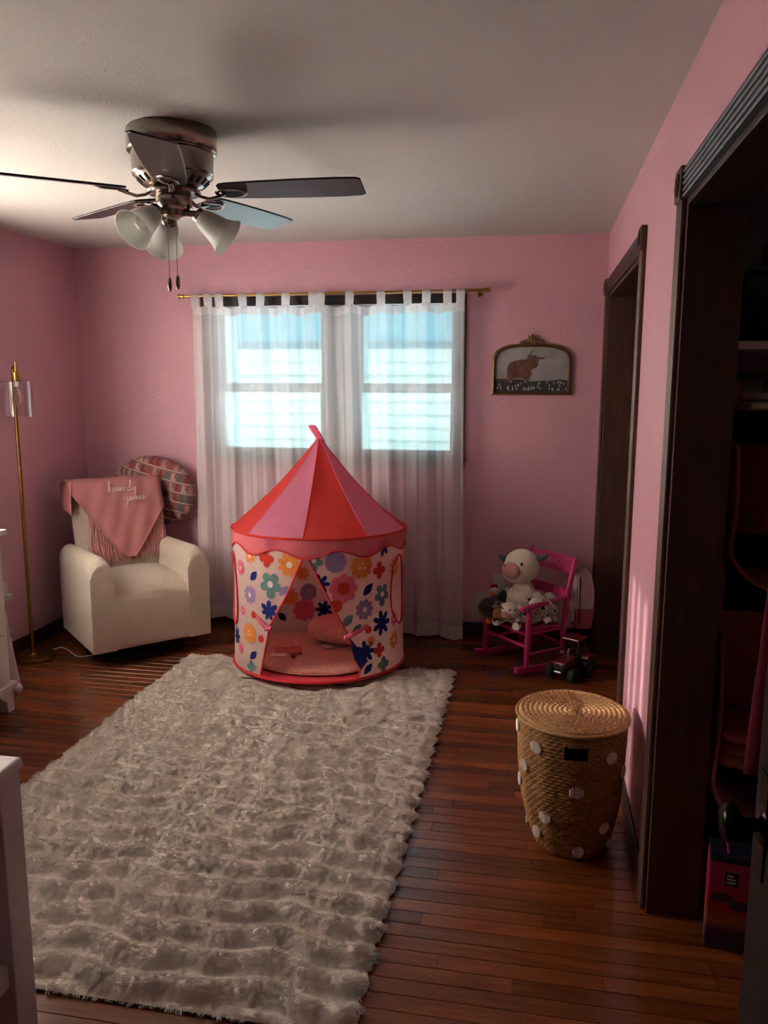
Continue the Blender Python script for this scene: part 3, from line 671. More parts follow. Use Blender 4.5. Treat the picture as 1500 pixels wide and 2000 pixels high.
# ---------------------------------------------------------------- pink throw over the chair back
M_THROW = cloth('dusty_pink_knit', (196, 132, 132), trans=.08, var=.05, wscale=420, bump=.35)
M_THREAD = mat('cream_embroidery', (235, 215, 208), .8)
th = thing('throw_blanket', 'dusty pink fringed throw draped over the armchair back', 'blanket', (-2.397, 4.434, 0), AZ)
TIP = (.035, .525); rs = random.Random(2)
def hemx(z):
    xl = -.285 if z > .945 else lerp(TIP[0] - .02, -.285, ((z - TIP[1]) / (.945 - TIP[1])) ** .85)
    xr = .278 if z > .83 else lerp(TIP[0] + .02, .278, ((z - TIP[1]) / (.83 - TIP[1])) ** .95)
    return xl, xr
def topy(w):
    """path from the tip up the front, over the top and a little down the back: (y, z)"""
    if w < .72: z = lerp(TIP[1], .965, w / .72); return BY(z) - .032, z
    t = (w - .72) / .28
    if t < .6:
        a = t / .6 * PI; return BY(.965) + .058 - .090 * math.cos(a), .965 + .036 * math.sin(a)
    z = lerp(.965, .80, (t - .6) / .4); return BY(z) + .160, z
def T(u, w):
    y, z = topy(w); xl, xr = hemx(z if w < .72 else 1.0)
    x = lerp(xl, xr, u); wv = .004 * math.sin(x * 34 + z * 9) + .003 * math.sin(x * 61 - z * 22)
    if abs(x) > .255 and w > .4: y += (abs(x) - .255) * 1.2
    return (x, y + wv - .004, z + .002 * math.sin(x * 25))
MB().grid(T, 44, 46).build('front_fold', M_THROW, th, smooth=180, solid=.006)
# rolled hem along the point
for side in (0, 1):
    pth = []
    for k in range(30):
        w = .72 * k / 29 * (.96 if side == 0 else .70); p = T(side, w); pth.append((p[0], p[1] - .004, p[2]))
    MB().tube(pth, .0055, 7).build('rolled_hem', M_THROW, th, smooth=70)
# under layer with its woven edge
def U(u, w):
    x = lerp(-.19, .272, u); z = lerp(.90, .745 - .03 * (1 - u), w); return (x, BY(z) - .009 + .003 * math.sin(x * 40), z)
MB().grid(U, 26, 10).build('under_fold', M_THROW, th, smooth=180, solid=.004)
# left corner hanging over the side of the back
def S(u, w):
    z = lerp(1.0, .80 + .05 * u, w); return (-.270 - .020 * math.sin(w * PI * .5) - .018 * u * w, lerp(BY(z) - .030, BY(z) + .115, u), z - .012 * u)
MB().grid(S, 12, 14).build('side_fold', M_THROW, th, smooth=180, solid=.006)
fr = MB()
for k in range(230):
    x = -.188 + .458 * (k + rs.random() * .8) / 230; u = (x + .19) / .462; z0 = .760 - .03 * (1 - u); L = rs.uniform(.20, .255); dx = rs.uniform(-.012, .012)
    y0 = BY(z0) - .013 - rs.random() * .014; zb = max(z0 - L, .490)
    pts_ = [(x + dx * t + .004 * math.sin(9 * t + k), lerp(y0, BY(lerp(z0, zb, t)) - .014 - .012 * (k % 3) / 2 - rs.random() * .004, t), lerp(z0, zb, t)) for t in (0, .25, .5, .75, 1)]
    fr.tube(pts_, [.0026, .0030, .0030, .0028, .0020], 5, cap=False)
o = fr.build('fringe', mat('dusty_pink_fringe_yarn', (206, 146, 142), .9), th, smooth=180); o['kind'] = 'stuff'
# script embroidery: two cursive words as thread
def stroke(word_paths, x0, z0, s, name):
    for pth in word_paths:
        pts_ = []
        for a, b in pth:
            x = x0 + a * s; z = z0 + b * s; pts_.append((x, BY(z) - .0455, z))
        MB().tube(smoothpath(pts_, 4), .0021, 5).build(name, M_THREAD, th, smooth=180)
W1_ = [[(0, 0), (.15, .4), (.35, 1.3), (.25, 1.45), (.12, 1.1), (.1, 0), (.2, .5), (.45, .6), (.4, .3), (.25, .28), (.5, .0), (.7, .1), (.95, .45), (.8, .6), (.7, .3), (.85, 0), (1.1, .2), (1.2, .55), (1.22, 0), (1.35, .5), (1.5, .5), (1.52, .05), (1.7, .4), (1.75, .55), (1.77, 0), (1.9, .5), (2.05, .5), (2.07, .05), (2.25, .2), (2.5, .45), (2.35, .6), (2.25, .3), (2.4, 0), (2.7, .2)],
       [(3.1, .5), (2.85, .55), (2.75, .2), (2.9, 0), (3.1, .3), (3.3, 1.35), (3.2, 1.4), (3.12, .6), (3.2, 0), (3.45, .3), (3.5, .55), (3.55, .1), (3.75, .1), (3.85, .55), (3.8, -.5), (3.6, -.8), (3.55, -.5), (3.95, .15)]]
W2_ = [[(-.3, .2), (.1, .35), (.35, .6), (.3, -.5), (.1, -.95), (-.05, -.6), (.5, .0), (.8, .35), (1.0, .5), (.75, .55), (.65, .2), (.8, 0), (1.0, .3), (1.05, .5), (1.05, .05), (1.3, .25), (1.38, .55), (1.4, 0), (1.55, .5), (1.7, .5), (1.72, 0), (1.87, .5), (2.02, .5), (2.05, .05), (2.25, .2), (2.5, .45), (2.35, .6), (2.25, .3), (2.4, 0), (2.65, .2), (2.85, .6), (2.95, .2), (2.85, -.02), (2.7, .05), (3.1, .25), (3.4, .5)], [(.4, .95), (.42, .98)]]
stroke(W1_, -.065, .925, .044, 'embroidered_word'); stroke(W2_, .035, .868, .040, 'embroidered_word')

# ---------------------------------------------------------------- crescent nursing pillow with cowboy boots
g = G('boot_print_cotton'); v = g.coord(); mp = g.new('Mapping'); mp.inputs['Rotation'].default_value = (0, math.radians(-14), 0); g.l.new(v, mp.inputs[0])
sp = g.new('SeparateXYZ'); g.l.new(mp.outputs[0], sp.inputs[0])
U_, V_ = g.math('MULTIPLY', sp.outputs[0], 1 / .042), g.math('MULTIPLY', sp.outputs[2], 1 / .062)
fu, fv = g.math('FRACT', U_), g.math('FRACT', V_)
cid = g.new('CombineXYZ'); g.l.new(g.math('FLOOR', U_), cid.inputs[0]); g.l.new(g.math('FLOOR', V_), cid.inputs[1]); wn_ = g.new('TexWhiteNoise'); g.l.new(cid.outputs[0], wn_.inputs['Vector'])
def rng(x, a, b): return g.math('MULTIPLY', g.math('GREATER_THAN', x, a), g.math('LESS_THAN', x, b))
shaft = g.math('MULTIPLY', rng(fu, .16, .66), rng(fv, .14, .90)); foot = g.math('MULTIPLY', rng(fu, .16, .95), rng(fv, .14, .40))
boot = g.math('MAXIMUM', shaft, foot)
bc = g.ramp(wn_.outputs['Value'], [(0, (132, 44, 58)), (.22, (176, 118, 118)), (.45, (92, 92, 98)), (.6, (182, 140, 134)), (.8, (150, 66, 78))], 'CONSTANT')
stripe = g.math('LESS_THAN', fv, .10)
colr = g.mix(boot, lin((124, 92, 88)), bc); colr = g.mix(stripe, colr, lin((186, 168, 146))); g.base(colr); g.set(Roughness=.9); g.bump(g.noise(v, 30, 3), .2, .01); M_BOOT = g.m
np_ = thing('nursing_pillow', 'crescent nursing pillow printed with rows of cowboy boots, behind the armchair', 'pillow', (-2.455, 4.866, .875))
def NP_(u, w):
    a = math.radians(lerp(200, -84, w)); R = .150; e = math.sqrt(max(0, 1 - (2 * w - 1) ** 8)); r = (.105 - .012 * abs(2 * w - 1)) * (.25 + .75 * e)
    t = u * 2 * PI; cx, cz = 1.32 * R * math.cos(a), .92 * R * math.sin(a)
    d = r * math.cos(t); wr = 1 + .03 * math.sin(w * 60) * (1 if math.cos(t) < 0 else .3)
    return (cx + d * math.cos(a) * wr, .62 * r * math.sin(t), cz + d * math.sin(a) * wr)
mm = MB().grid(NP_, 28, 60, cu=True); mm.f.append(tuple(i * 60 for i in range(28))); mm.f.append(tuple(i * 60 + 59 for i in range(28))[::-1])
mm.build('pillow_body', M_BOOT, np_, smooth=70)
sm = [NP_(0.0, w) for w in np.linspace(0.01, .99, 60)]
MB().tube(sm, .003, 6).build('seam_piping', M_BOOT, np_, smooth=60)

# ---------------------------------------------------------------- circus play tent
TX, TY, TR = -1.19, 4.34, .485
M_TWHITE = cloth('cream_printed_polyester', (228, 204, 194), trans=.42, var=.03, bump=.05)
M_TRED = cloth('coral_red_polyester', (236, 84, 78), trans=.55, var=.04, bump=.05)
M_TPINK = cloth('candy_pink_polyester', (236, 146, 178), trans=.55, var=.04, bump=.05)
M_VAL = cloth('sheer_pink_valance', (238, 108, 128), trans=.35, var=.03, transp=.40, bump=.05)
M_PIPE = mat('red_binding', (196, 36, 46), .8); M_STRAP = mat('pink_tie_strap', (222, 92, 128), .8); M_TFLOOR = mat('red_tent_floor', (206, 66, 78), .6, var=.06)
PRN = {'o': cloth('orange_print', (226, 140, 66), trans=.2), 'r': cloth('red_print', (206, 62, 48), trans=.2), 'n': cloth('navy_print', (34, 46, 112), trans=.1), 't': cloth('teal_print', (108, 142, 138), trans=.2), 'l': cloth('lavender_print', (156, 132, 172), trans=.2), 'p': cloth('pink_print', (226, 108, 130), trans=.2), 'w': cloth('white_print', (238, 214, 206), trans=.2)}
tent = thing('play_tent', 'round floral play tent with red and pink striped circus roof', 'play tent', (TX, TY, .018)); tent.rotation_euler = (-.03, 0, 0)
def th_open(z):
    """left and right edge angles of the doorway at height z"""
    l = pw(z, [(0, -115), (.06, -114), (.30, -107.8), (.49, -94.8), (.70, -83.8)]); r = pw(z, [(0, -52), (.04, -50.5), (.08, -48.5), (.27, -57.5), (.49, -71), (.70, -83.4)])
    return l, r
def cylp(a, z, dr=0.0):
    # panels sag slightly between the poles
    rr = TR + dr - .012 * math.sin(PI * min(1, max(0, z / .78))) * (.6 + .4 * math.cos(4 * math.radians(a))); q = math.radians(a); return (rr * math.cos(q), rr * math.sin(q), z)
ZS = [0.02 + .68 * i / 34 for i in range(35)]
def Wl(u, w):
    z = .02 + .68 * w; l, r = th_open(z); return cylp(lerp(r, l + 360, u), z)
MB().grid(Wl, 110, 35).build('tent_wall', M_TWHITE, tent, smooth=180)
MB().grid(lambda u, w: cylp(u * 360, .70 + .08 * w), 110, 4, cu=True).build('upper_band', M_TWHITE, tent, smooth=180)
# floor disc and base ring
MB().lathe([(0, .018), (TR - .005, .018), (TR - .005, .022), (0, .022)], (0, 0, 0), 72).build('tent_floor', M_TFLOOR, tent, smooth=30)
MB().tube([cylp(a, .020, .002) for a in range(0, 360, 5)], .0085, 8, closed=True).build('base_ring', M_PIPE, tent, smooth=60)
for side in (0, 1):
    MB().tube([cylp(th_open(z)[side], z, .002) for z in np.linspace(.03, .70, 26)], .0055, 7).build('door_binding', M_PIPE, tent, smooth=60)
# roof of eight gores
SEAM = [-125.4, -84.7, -43.5, -1, 45, 93, 142, 190]; ZR, ZA, RR = .775, 1.262, .490
def roofp(a, w, a0, a1):
    k = (a - a0) / (a1 - a0); sag = .018 * math.sin(PI * k) * math.sin(PI * min(1, w * 1.05)) + .020 * math.sin(PI * w)
    r = lerp(RR, .012, w) - sag; q = math.radians(a); return (r * math.cos(q), r * math.sin(q), lerp(ZR, ZA, w) - sag * .4)
for k in range(8):
    a0, a1 = SEAM[k], SEAM[(k + 1) % 8] + (360 if k == 7 else 0)
    red = k in (1, 3, 5, 7)
    MB().grid(lambda u, w: roofp(lerp(a0, a1, u), w, a0, a1), 14, 20).build('roof_panel', M_TRED if red else M_TPINK, tent, smooth=180)
    MB().tube([roofp(a0, w, a0, a1) for w in np.linspace(0, 1, 20)], .0028, 6).build('roof_seam', M_TRED if red else M_TPINK, tent, smooth=60)
MB().tube([(RR * math.cos(math.radians(a)), RR * math.sin(math.radians(a)), ZR) for a in range(0, 360, 5)], .0065, 8, closed=True).build('roof_ring', M_TRED, tent, smooth=60)
# scalloped valance with bound edge
def scz(a): return .694 + .021 * math.cos(math.radians((a + 84) * 360 / 38.0))
MB().grid(lambda u, w: (lambda a: ((RR + .003 - .006 * w) * math.cos(math.radians(a)), (RR + .003 - .006 * w) * math.sin(math.radians(a)), lerp(ZR, scz(a), w)))(u * 360), 200, 6, cu=True).build('valance', M_VAL, tent, smooth=180)
MB().tube([((RR - .002) * math.cos(math.radians(a)), (RR - .002) * math.sin(math.radians(a)), scz(a)) for a in np.arange(0, 360, 2)], .0045, 7, closed=True).build('valance_binding', M_PIPE, tent, smooth=60)
# loop on the peak, leaning left
MB().grid(lambda u, w: (lerp(.014, -.040, w) + lerp(-.022, .022, u), .004 * math.sin(w * 5), lerp(1.245, 1.335, w) + .006 * math.sin(u * PI)), 6, 10).build('peak_loop', M_STRAP, tent, smooth=180, solid=.006)
# tie straps holding the door flaps
for s, a, z, da, dz in ((-1, -108.5, .292, -9, .055), (1, -57, .262, 13, .045)):
    def Sp(u, w): x, y, _ = cylp(a + da * u - (0 if u else 1.5 * s), 0, .006 + .004 * math.sin(u * PI)); return (x, y, z + dz * u + lerp(-.012, .012, w))
    MB().grid(Sp, 10, 3).build('tie_strap', M_STRAP, tent, smooth=180, solid=.004)
    MB().tube([cylp(a + q, z + .004 * math.sin(q), .009) for q in np.linspace(-2.5 * s, 2.0 * s, 6)], .011, 8).build('strap_knot', M_STRAP, tent, smooth=60)
# turned-back right flap: a loose corner of cloth
fl_ = [cylp(-57, .262, .004), cylp(-44.5, .120, .016), cylp(-49.5, .075, .012), cylp(-53, .13, .006)]
MB().add(fl_, [(0, 1, 2, 3)]).build('door_flap', PRN['n'], tent, solid=.003)
MB().tube([fl_[1], fl_[2], fl_[3]], .004, 6).build('flap_binding', M_PIPE, tent, smooth=60)
# side window outlines
for aw in (0, -141):
    lp = [cylp(a + aw, z, .004) for a, z in ((-12, .645), (-19, .60), (-22, .50), (-22, .40), (-19, .33), (-12, .27), (-4, .255), (0, .33), (-1, .45), (-4, .57), (-7, .63))]
    MB().tube(smoothpath(lp + [lp[0]], 4)[:-1], .005, 6, closed=True).build('window_binding', M_PIPE, tent, smooth=60)
# printed flowers
FL = [('day','o',-123.8,.662,.033),('four','r',-109.6,.661,.037),('day','o',-93.6,.640,.055),('leaf','n',-120.6,.559,.029),('stem','t',-106.9,.528,.055),('daisy','l',-124.5,.452,.041),('daisy','p',-135.3,.585,.035),('tul','n',-108.3,.379,.049),('dot','r',-121.1,.348,.016),('day','p',-132.9,.353,.024),('three','o',-125.6,.241,.046),('dot','r',-114.7,.227,.017),('leaf','n',-121.8,.126,.028),('burst','n',-144.1,.194,.042),('dot','p',-136.6,.135,.023),('four','t',-123.8,.060,.030),('leaf','l',-97.5,.5,.030),('stem','t',-78.3,.665,.040),('dot','l',-65,.656,.046),('three','o',-48,.624,.054),('four','r',-34.4,.59,.038),('day','o',-17.9,.585,.045),('burst','n',-74.7,.543,.044),('eight','p',-60.1,.515,.064),('leaf','n',-43.5,.498,.033),('stem','t',-31.5,.457,.048),('dot','r',-64.8,.426,.028),('daisy','l',-45.8,.393,.046),('burst','n',-31.5,.301,.058),('leaf','t',-57.4,.343,.033),('dot','r',-43,.28,.017),('burst','n',-45.1,.165,.051),('four','r',-34,.156,.034),('day','o',-17.4,.18,.044),('day','p',-16.6,.296,.035),('four','t',-30.1,.07,.037),('leaf','n',-43.1,.068,.029),('burst','n',-31,.715,.044),('burst','n',-106.4,.742,.032),('leaf','t',-51.5,.292,.029),('dot','o',-40.9,.215,.022),
      ('dot','l',113.6,.28,.044),('day','o',128,.255,.048),('eight','p',117,.165,.061),('leaf','n',134.3,.135,.031),('burst','n',101.9,.165,.046),('day','o',118.1,.399,.039),('daisy','l',100,.36,.04),('four','r',140,.38,.036)]
for q in range(34):      # the round of the tent away from the door goes on with the same print
    a = random.uniform(0, 195); z = random.uniform(.07, .66)
    if all((abs((a - f[2] + 180) % 360 - 180) * .0085) ** 2 + (z - f[3]) ** 2 > (.042 + f[4]) ** 2 for f in FL): FL.append((random.choice(['day', 'four', 'daisy', 'burst', 'leaf', 'stem', 'dot']), random.choice('ortlnp'), a, z, random.uniform(.03, .05)))
def outline(kind, R, n=72):
    out = []
    for i in range(n):
        p = 2 * PI * i / n; c = abs
        if kind == 'day': r = R * (.58 + .42 * c(math.cos(4.5 * p)) ** .9)
        elif kind == 'daisy': r = R * (.74 + .26 * c(math.cos(4.5 * p)) ** .6)
        elif kind == 'four': r = R * (.42 + .58 * c(math.cos(2 * p)) ** .55)
        elif kind == 'eight': r = R * (.78 + .22 * c(math.cos(4 * p)) ** .6)
        elif kind == 'three': r = R * (.80 + .20 * c(math.cos(5 * p)) ** .7)
        elif kind == 'stem': r = R * (.40 + .60 * c(math.cos(2.5 * (p + PI / 2))) ** .5) * (1.15 if math.sin(p) < -.9 else 1)
        elif kind == 'burst': r = R * (.40 + .60 * c(math.cos(3.5 * p)) ** .9)
        elif kind == 'tul': r = R * (.40 + .55 * c(math.cos(3.5 * (p - PI / 2))) ** .9) * (1.1 if math.sin(p) > 0 else .8)
        elif kind == 'leaf':
            a = math.cos(p); out.append((R * (a * .72 - .5 * .8 * math.sin(p) * (1 - abs(a)) ** .3), R * (a * .72 + .5 * .8 * math.sin(p) * (1 - abs(a)) ** .3))); continue
        else: r = R
        out.append((r * math.cos(p), r * math.sin(p)))
    return out
def print_on(poly, a, z, dr, m_, parent, name):
    l, r = None, None; v_ = []
    inside = 0 < (a % 360) < 190 and dr < 0
    for x, y in poly:
        aa = a + math.degrees(x / TR); zz = min(max(z + y, .03), .775)
        if -130 < aa < -40 and zz < .70:
            l, r = th_open(zz)
            if a < -84: aa = min(aa, l - .3)
            else: aa = max(aa, r + .3)
        v_.append(cylp(aa, zz, dr))
    return MB().add(v_, [tuple(range(len(v_)))]).build(name, m_, parent)
for kind, c, a, z, R in FL:
    R *= 1.22
    poly = outline(kind, R)
    f_ = print_on(poly, a, z, .0022, PRN[c], tent, 'flower_print' if kind not in ('leaf', 'dot') else kind + '_print')
    if 60 < a < 175: print_on(poly, a, z, -.0025, PRN[c], tent, 'inner_print')
    if kind in ('daisy', 'stem', 'day'): print_on(outline('dot', R * .26, 20), a, z, .0034, PRN['w'], f_, 'flower_centre')
    if kind == 'eight': print_on(outline('dot', R * .42, 28), a, z, .0034, PRN['r'], f_, 'flower_centre')
    if kind == 'three':
        for dx, dy in ((0, .22), (-.2, -.14), (.2, -.14)): print_on([(x + dx * R, y + dy * R) for x, y in outline('dot', R * .13, 14)], a, z, .0034, PRN['w'], f_, 'flower_centre')

# fluffy mat, ribbed cushion and papers inside
M_MATFUR = mat('peach_long_pile', (240, 192, 172), .9); M_RIB = cloth('peach_ribbed_plush', (226, 166, 154), trans=.05, var=.04, bump=.3)
mt = thing('fluffy_mat', 'peach long-pile mat inside the play tent', 'mat', (TX, TY, .041)); mt.rotation_euler = (-.03, 0, 0)
MB().lathe([(0, 0), (.40, 0), (.42, .010), (.40, .024), (0, .026)], (.0, .02, 0), 48).build('mat_body', M_MATFUR, mt, smooth=60)
nH = 22000; rr_ = .425 * np.sqrt(RNG.random(nH)); aa_ = RNG.random(nH) * 2 * PI
root = np.stack([rr_ * np.cos(aa_), rr_ * np.sin(aa_) + .02, np.full(nH, .016)], -1); dirn = RNG.normal(0, .55, (nH, 3)); dirn[:, 2] = 1.0; dirn[:, :2] += (root[:, :2] / .425) * .8 * (rr_ > .36)[:, None]
dirn /= np.linalg.norm(dirn, axis=1)[:, None]; ln = RNG.uniform(.020, .036, nH)[:, None]
Pm = np.stack([root + dirn * ln * t + np.array([0, 0, -1]) * (t ** 2) * .012 for t in (0, .4, .75, 1)], 1); Pm[:, :, 2] = np.maximum(Pm[:, :, 2], .004)
k_ = np.linalg.norm(Pm[:, :, :2], axis=2).max(1) < .468
hair('pile', Pm[k_], .0011, M_MATFUR, mt)
cu = thing('ribbed_cushion', 'peach ribbed cushion lying at the back of the tent', 'cushion', (-1.110, 4.475, .142), math.radians(-16))
def Cu(u, w):
    x = lerp(-.19, .19, w); e = max(0, 1 - (abs(x) / .19) ** 3.0) ** .5; t = u * 2 * PI; rib = 1 + .05 * abs(math.sin(x * 95)); c, s = math.cos(t), math.sin(t)
    return (x, .135 * e * rib * math.copysign(abs(c) ** .8, c), .068 * e * rib * math.copysign(abs(s) ** .9, s) + .012)
mm = MB().grid(Cu, 32, 90, cu=True); mm.build('cushion_cover', M_RIB, cu, smooth=180)
lb = MB().b2(-.03, .03, -.155, -.11, -.06, -.052).build('care_label', mat('white_label', (214, 196, 188), .8), cu)
bk = thing('picture_book', 'thin red picture book lying on the tent mat', 'book', (-1.345, 4.235, .082), math.radians(20))
MB().b2(-.075, .075, -.045, .045, 0, .005).build('cover', mat('red_book_cover', (176, 66, 66), .5, var=.2, vscale=30), bk, bevel=.001)
MB().b2(-.073, .074, -.0435, .0445, .005, .010).build('page_block', mat('book_pages', (222, 200, 190), .8), bk)
MB().b2(-.075, .075, -.045, .045, .010, .012).build('cover', mat('rose_book_cover', (188, 92, 92), .5, var=.25, vscale=40), bk, bevel=.001)
cd = tag(MB().prism([(-.045, -.02), (.03, -.028), (.048, .004), (.01, .026), (-.04, .02)], .004).build('paper_card', mat('white_card', (226, 206, 198), .7), None), 'white paper card lying in front of the red book', 'card'); cd.location = (-1.375, 4.165, .084); cd.rotation_euler = (.12, .05, .3)
tb = thing('toy_berry', 'small dark red round toy on the tent mat', 'toy', (-1.29, 4.150, .074))
MB().ell((0, 0, .013), (.015, .014, .013)).build('ball', mat('dark_red_toy', (140, 40, 48), .5), tb, smooth=180); MB().cyl((0, 0, .024), (.004, .002, .032), .002, n=6).build('stalk', M_PIPE, tb)
# ---------------------------------------------------------------- shaggy cream rug
g = G('cream_shag_pile'); v = g.coord('Object'); g.base(g.ramp(g.noise(v, 5, 4), [(.3, (202, 190, 178)), (.7, (220, 209, 198))])); g.set(Roughness=.85); g.bsdf.inputs['Specular IOR Level'].default_value = .15; M_SHAG = g.m
RX0, RX1, RY0, RY1 = -1.945, -.410, 1.715, 4.275
rug = thing('shag_rug', 'long cream shag rug with puffy ripples on the wooden floor', 'rug', ((RX0 + RX1) / 2, (RY0 + RY1) / 2, 0))
rcx, rcy = (RX0 + RX1) / 2, (RY0 + RY1) / 2
def rug_h(x, y):
    """puffs in staggered rows"""
    ry = y / .108 + .16 * np.sin(x * 11) + .10 * np.sin(x * 23 + y * 4); row = np.floor(ry); fy = ry - row
    ph = (row % 2) * .5 + .35 * np.sin(row * 2.3); fx = x / .135 + ph + .22 * np.sin(y * 7 + x * 3)
    puff = np.sin(np.pi * fy) ** 2 * (.60 + .40 * np.sin(np.pi * fx) ** 2)
    wob = .5 + .25 * np.sin(x * 9 + y * 5) + .25 * np.sin(x * 17 - y * 13)
    tent_ = np.clip((np.hypot(x - TX, y - TY) - .50) / .05, 0, 1)          # pressed flat under the tent
    return (.006 + .034 * puff + .005 * wob) * (.12 + .88 * tent_)
def edge(x, y):
    ex = np.minimum(x - RX0, RX1 - x); ey = np.minimum(y - RY0, RY1 - y); e = np.clip(np.minimum(ex, ey) / .05, 0, 1); return e ** .5
nx, ny = 150, 250
gx = np.linspace(RX0, RX1, nx); gy = np.linspace(RY0, RY1, ny); Xg, Yg = np.meshgrid(gx, gy, indexing='ij'); E_ = edge(Xg, Yg)
sc_ = .016 * np.abs(np.sin(np.pi * Yg / .108)); off = np.where(Xg > rcx, sc_, -sc_) * (np.abs(Xg - rcx) > (RX1 - RX0) / 2 - .06)
Zg = .006 + rug_h(Xg, Yg) * E_ * .85
m = MB(); m.v = [tuple(p) for p in np.stack([Xg + off - rcx, Yg - rcy, Zg], -1).reshape(-1, 3)]
m.f = [(i * ny + j, (i + 1) * ny + j, (i + 1) * ny + j + 1, i * ny + j + 1) for i in range(nx - 1) for j in range(ny - 1)]
m.build('rug_body', M_SHAG, rug, smooth=180)
MB().b2(RX0 - rcx, RX1 - rcx, RY0 - rcy, RY1 - rcy, .001, .007).build('backing', mat('dark_rug_backing', (52, 40, 34), .9), rug)
nH = 300000
x = RNG.uniform(RX0, RX1, nH); y = RY0 + (RY1 - RY0) * RNG.random(nH) ** 1.1; E_ = edge(x, y)
z = .004 + rug_h(x, y) * E_ * .85
o_ = np.where(x > rcx, .016, -.016) * np.abs(np.sin(np.pi * y / .108)) * (np.abs(x - rcx) > (RX1 - RX0) / 2 - .06)
e1 = .004; nxv = -(rug_h(x + e1, y) - rug_h(x - e1, y)) / (2 * e1); nyv = -(rug_h(x, y + e1) - rug_h(x, y - e1)) / (2 * e1)
cl = np.floor(x / .014) * 12.9898 + np.floor(y / .014) * 78.233; cl = np.sin(cl) * 43758.5453; ca = (cl - np.floor(cl)) * 2 * PI     # tufts lean together
dv = np.stack([nxv * .9 + .42 * np.cos(ca), nyv * .9 + .42 * np.sin(ca) - .15, np.full(nH, 1.0)], -1) + RNG.normal(0, .22, (nH, 3))
out = (1 - E_)[:, None] * np.stack([np.sign(x - rcx) * (np.minimum(x - RX0, RX1 - x) < .05), np.sign(y - rcy) * (np.minimum(y - RY0, RY1 - y) < .05), 0 * x], -1); dv += out * 1.1
dv /= np.linalg.norm(dv, axis=1)[:, None]; ln = (RNG.uniform(.010, .018, nH) * (.55 + .55 * np.clip(rug_h(x, y) / .045, 0, 1)))[:, None]
root = np.stack([x + o_ - rcx, y - rcy, z], -1)
bend = np.stack([np.cos(ca), np.sin(ca), -1.1 + 0 * x], -1)
Pr = np.stack([root + dv * ln * t + bend * (t * t) * .0065 for t in (0, .4, .75, 1)], 1); Pr[:, :, 2] = np.maximum(Pr[:, :, 2], .003)
kp = np.hypot(x - TX, y - TY) > .505; hair('pile', Pr[kp], .0009, M_SHAG, rug)

# ---------------------------------------------------------------- woven laundry basket with white dots
def wicker(name, c0, c1):
    g = G(name); v = g.coord('Object', (30, 30, 90)); f = g.noise(v, 3, 4, .6); g.base(g.ramp(f, [(.25, c0), (.7, c1)])); g.set(Roughness=.7); g.bump(f, .3, .002); return g.m
M_WICK = wicker('seagrass_weave', (108, 70, 36), (176, 128, 76)); M_LID = wicker('seagrass_lid', (128, 90, 50), (208, 164, 108))
M_YARN = mat('white_yarn', (226, 214, 206), .9, bump=.4, bscale=200); M_ROPE = mat('brown_cord', (122, 74, 38), .8)
BX, BYc = .152, 2.690
bk_ = thing('laundry_basket', 'woven seagrass laundry basket with white dots beside the right wall', 'basket', (BX, BYc, 0))
BH = .487
def brad(z): return pw(z, [(0, .122), (.02, .130), (.08, .147), (.18, .166), (.32, .176), (.487, .181)])
NU, NV = 360, 190
def weave(u, w):
    z = BH * w; a = u * 2 * PI; R = brad(z); row = math.floor(z / .0125); fz = z / .0125 - row
    cols = 46; ca = u * cols + .5 * (row % 2); h = .0042 * abs(math.sin(PI * ca)) ** .7 * abs(math.sin(PI * fz)) ** .6
    h += .0016 * math.cos(2 * PI * u * 12)
    r = R + h; cx = lerp(.012, 0, min(1, z / .3)); cy = lerp(.035, 0, min(1, z / .4))
    return (cx + r * math.cos(a), cy + r * 1.04 * math.sin(a), z)
# handle hole cut out of the wall, facing the room
HA = math.radians(-88)
mm = MB(); mm.v = [weave(i / NU, j / (NV - 1)) for i in range(NU) for j in range(NV)]
for i in range(NU):
    a = (i + .5) / NU * 2 * PI; da = (a - HA + PI) % (2 * PI) - PI
    for j in range(NV - 1):
        z = BH * (j + .5) / (NV - 1)
        if abs(da) < .215 and .405 < z < .447: continue
        i1 = (i + 1) % NU; mm.f.append((i * NV + j, i1 * NV + j, i1 * NV + j + 1, i * NV + j + 1))
mm.build('basket_body', M_WICK, bk_, smooth=180)
MB().lathe([(0, .004), (.12, .004)], (.012, .035, 0), 40).build('basket_bottom', M_WICK, bk_)
MB().lathe([(.112, .03), (.150, .18), (.160, .40), (.165, .480), (.158, .480), (.150, .40), (.140, .18), (.105, .03)], (.004, .010, 0), 40).build('dark_lining', mat('black_lining', (12, 10, 9), .9), bk_, smooth=40)
NU2, NV2 = 300, 90
def lidp(u, w):
    a = u * 2 * PI; R = .186 * w; ring = R / .0165; fr_ = ring - math.floor(ring); cols = max(6, math.floor(ring) * 5 + 4)
    h = .0062 * abs(math.sin(PI * fr_)) ** .6 * (.45 + .55 * abs(math.sin(PI * (u * cols + .5 * (math.floor(ring) % 2) + fr_ * .8))))
    z = BH + .006 + h - .010 * max(0, (w - .93) / .07) ** 2
    return (R * math.cos(a), 1.04 * R * math.sin(a), z)
mm = MB().grid(lidp, NU2, NV2, cu=True); mm.build('lid', M_LID, bk_, smooth=180)
MB().tube([(.188 * math.cos(a), 1.04 * .188 * math.sin(a), BH - .001 + .0015 * math.sin(a * 70)) for a in np.linspace(0, 2 * PI, 140, endpoint=False)], .0055, 7, closed=True).build('lid_rim', M_LID, bk_, smooth=60)
MB().tube(smoothpath([(-.012, .17, BH + .010), (-.010, .10, BH + .020), (-.004, .05, BH + .021), (.002, -.005, BH + .014), (.012, -.03, BH + .010)]), .0042, 7).build('lid_handle', M_ROPE, bk_, smooth=60)
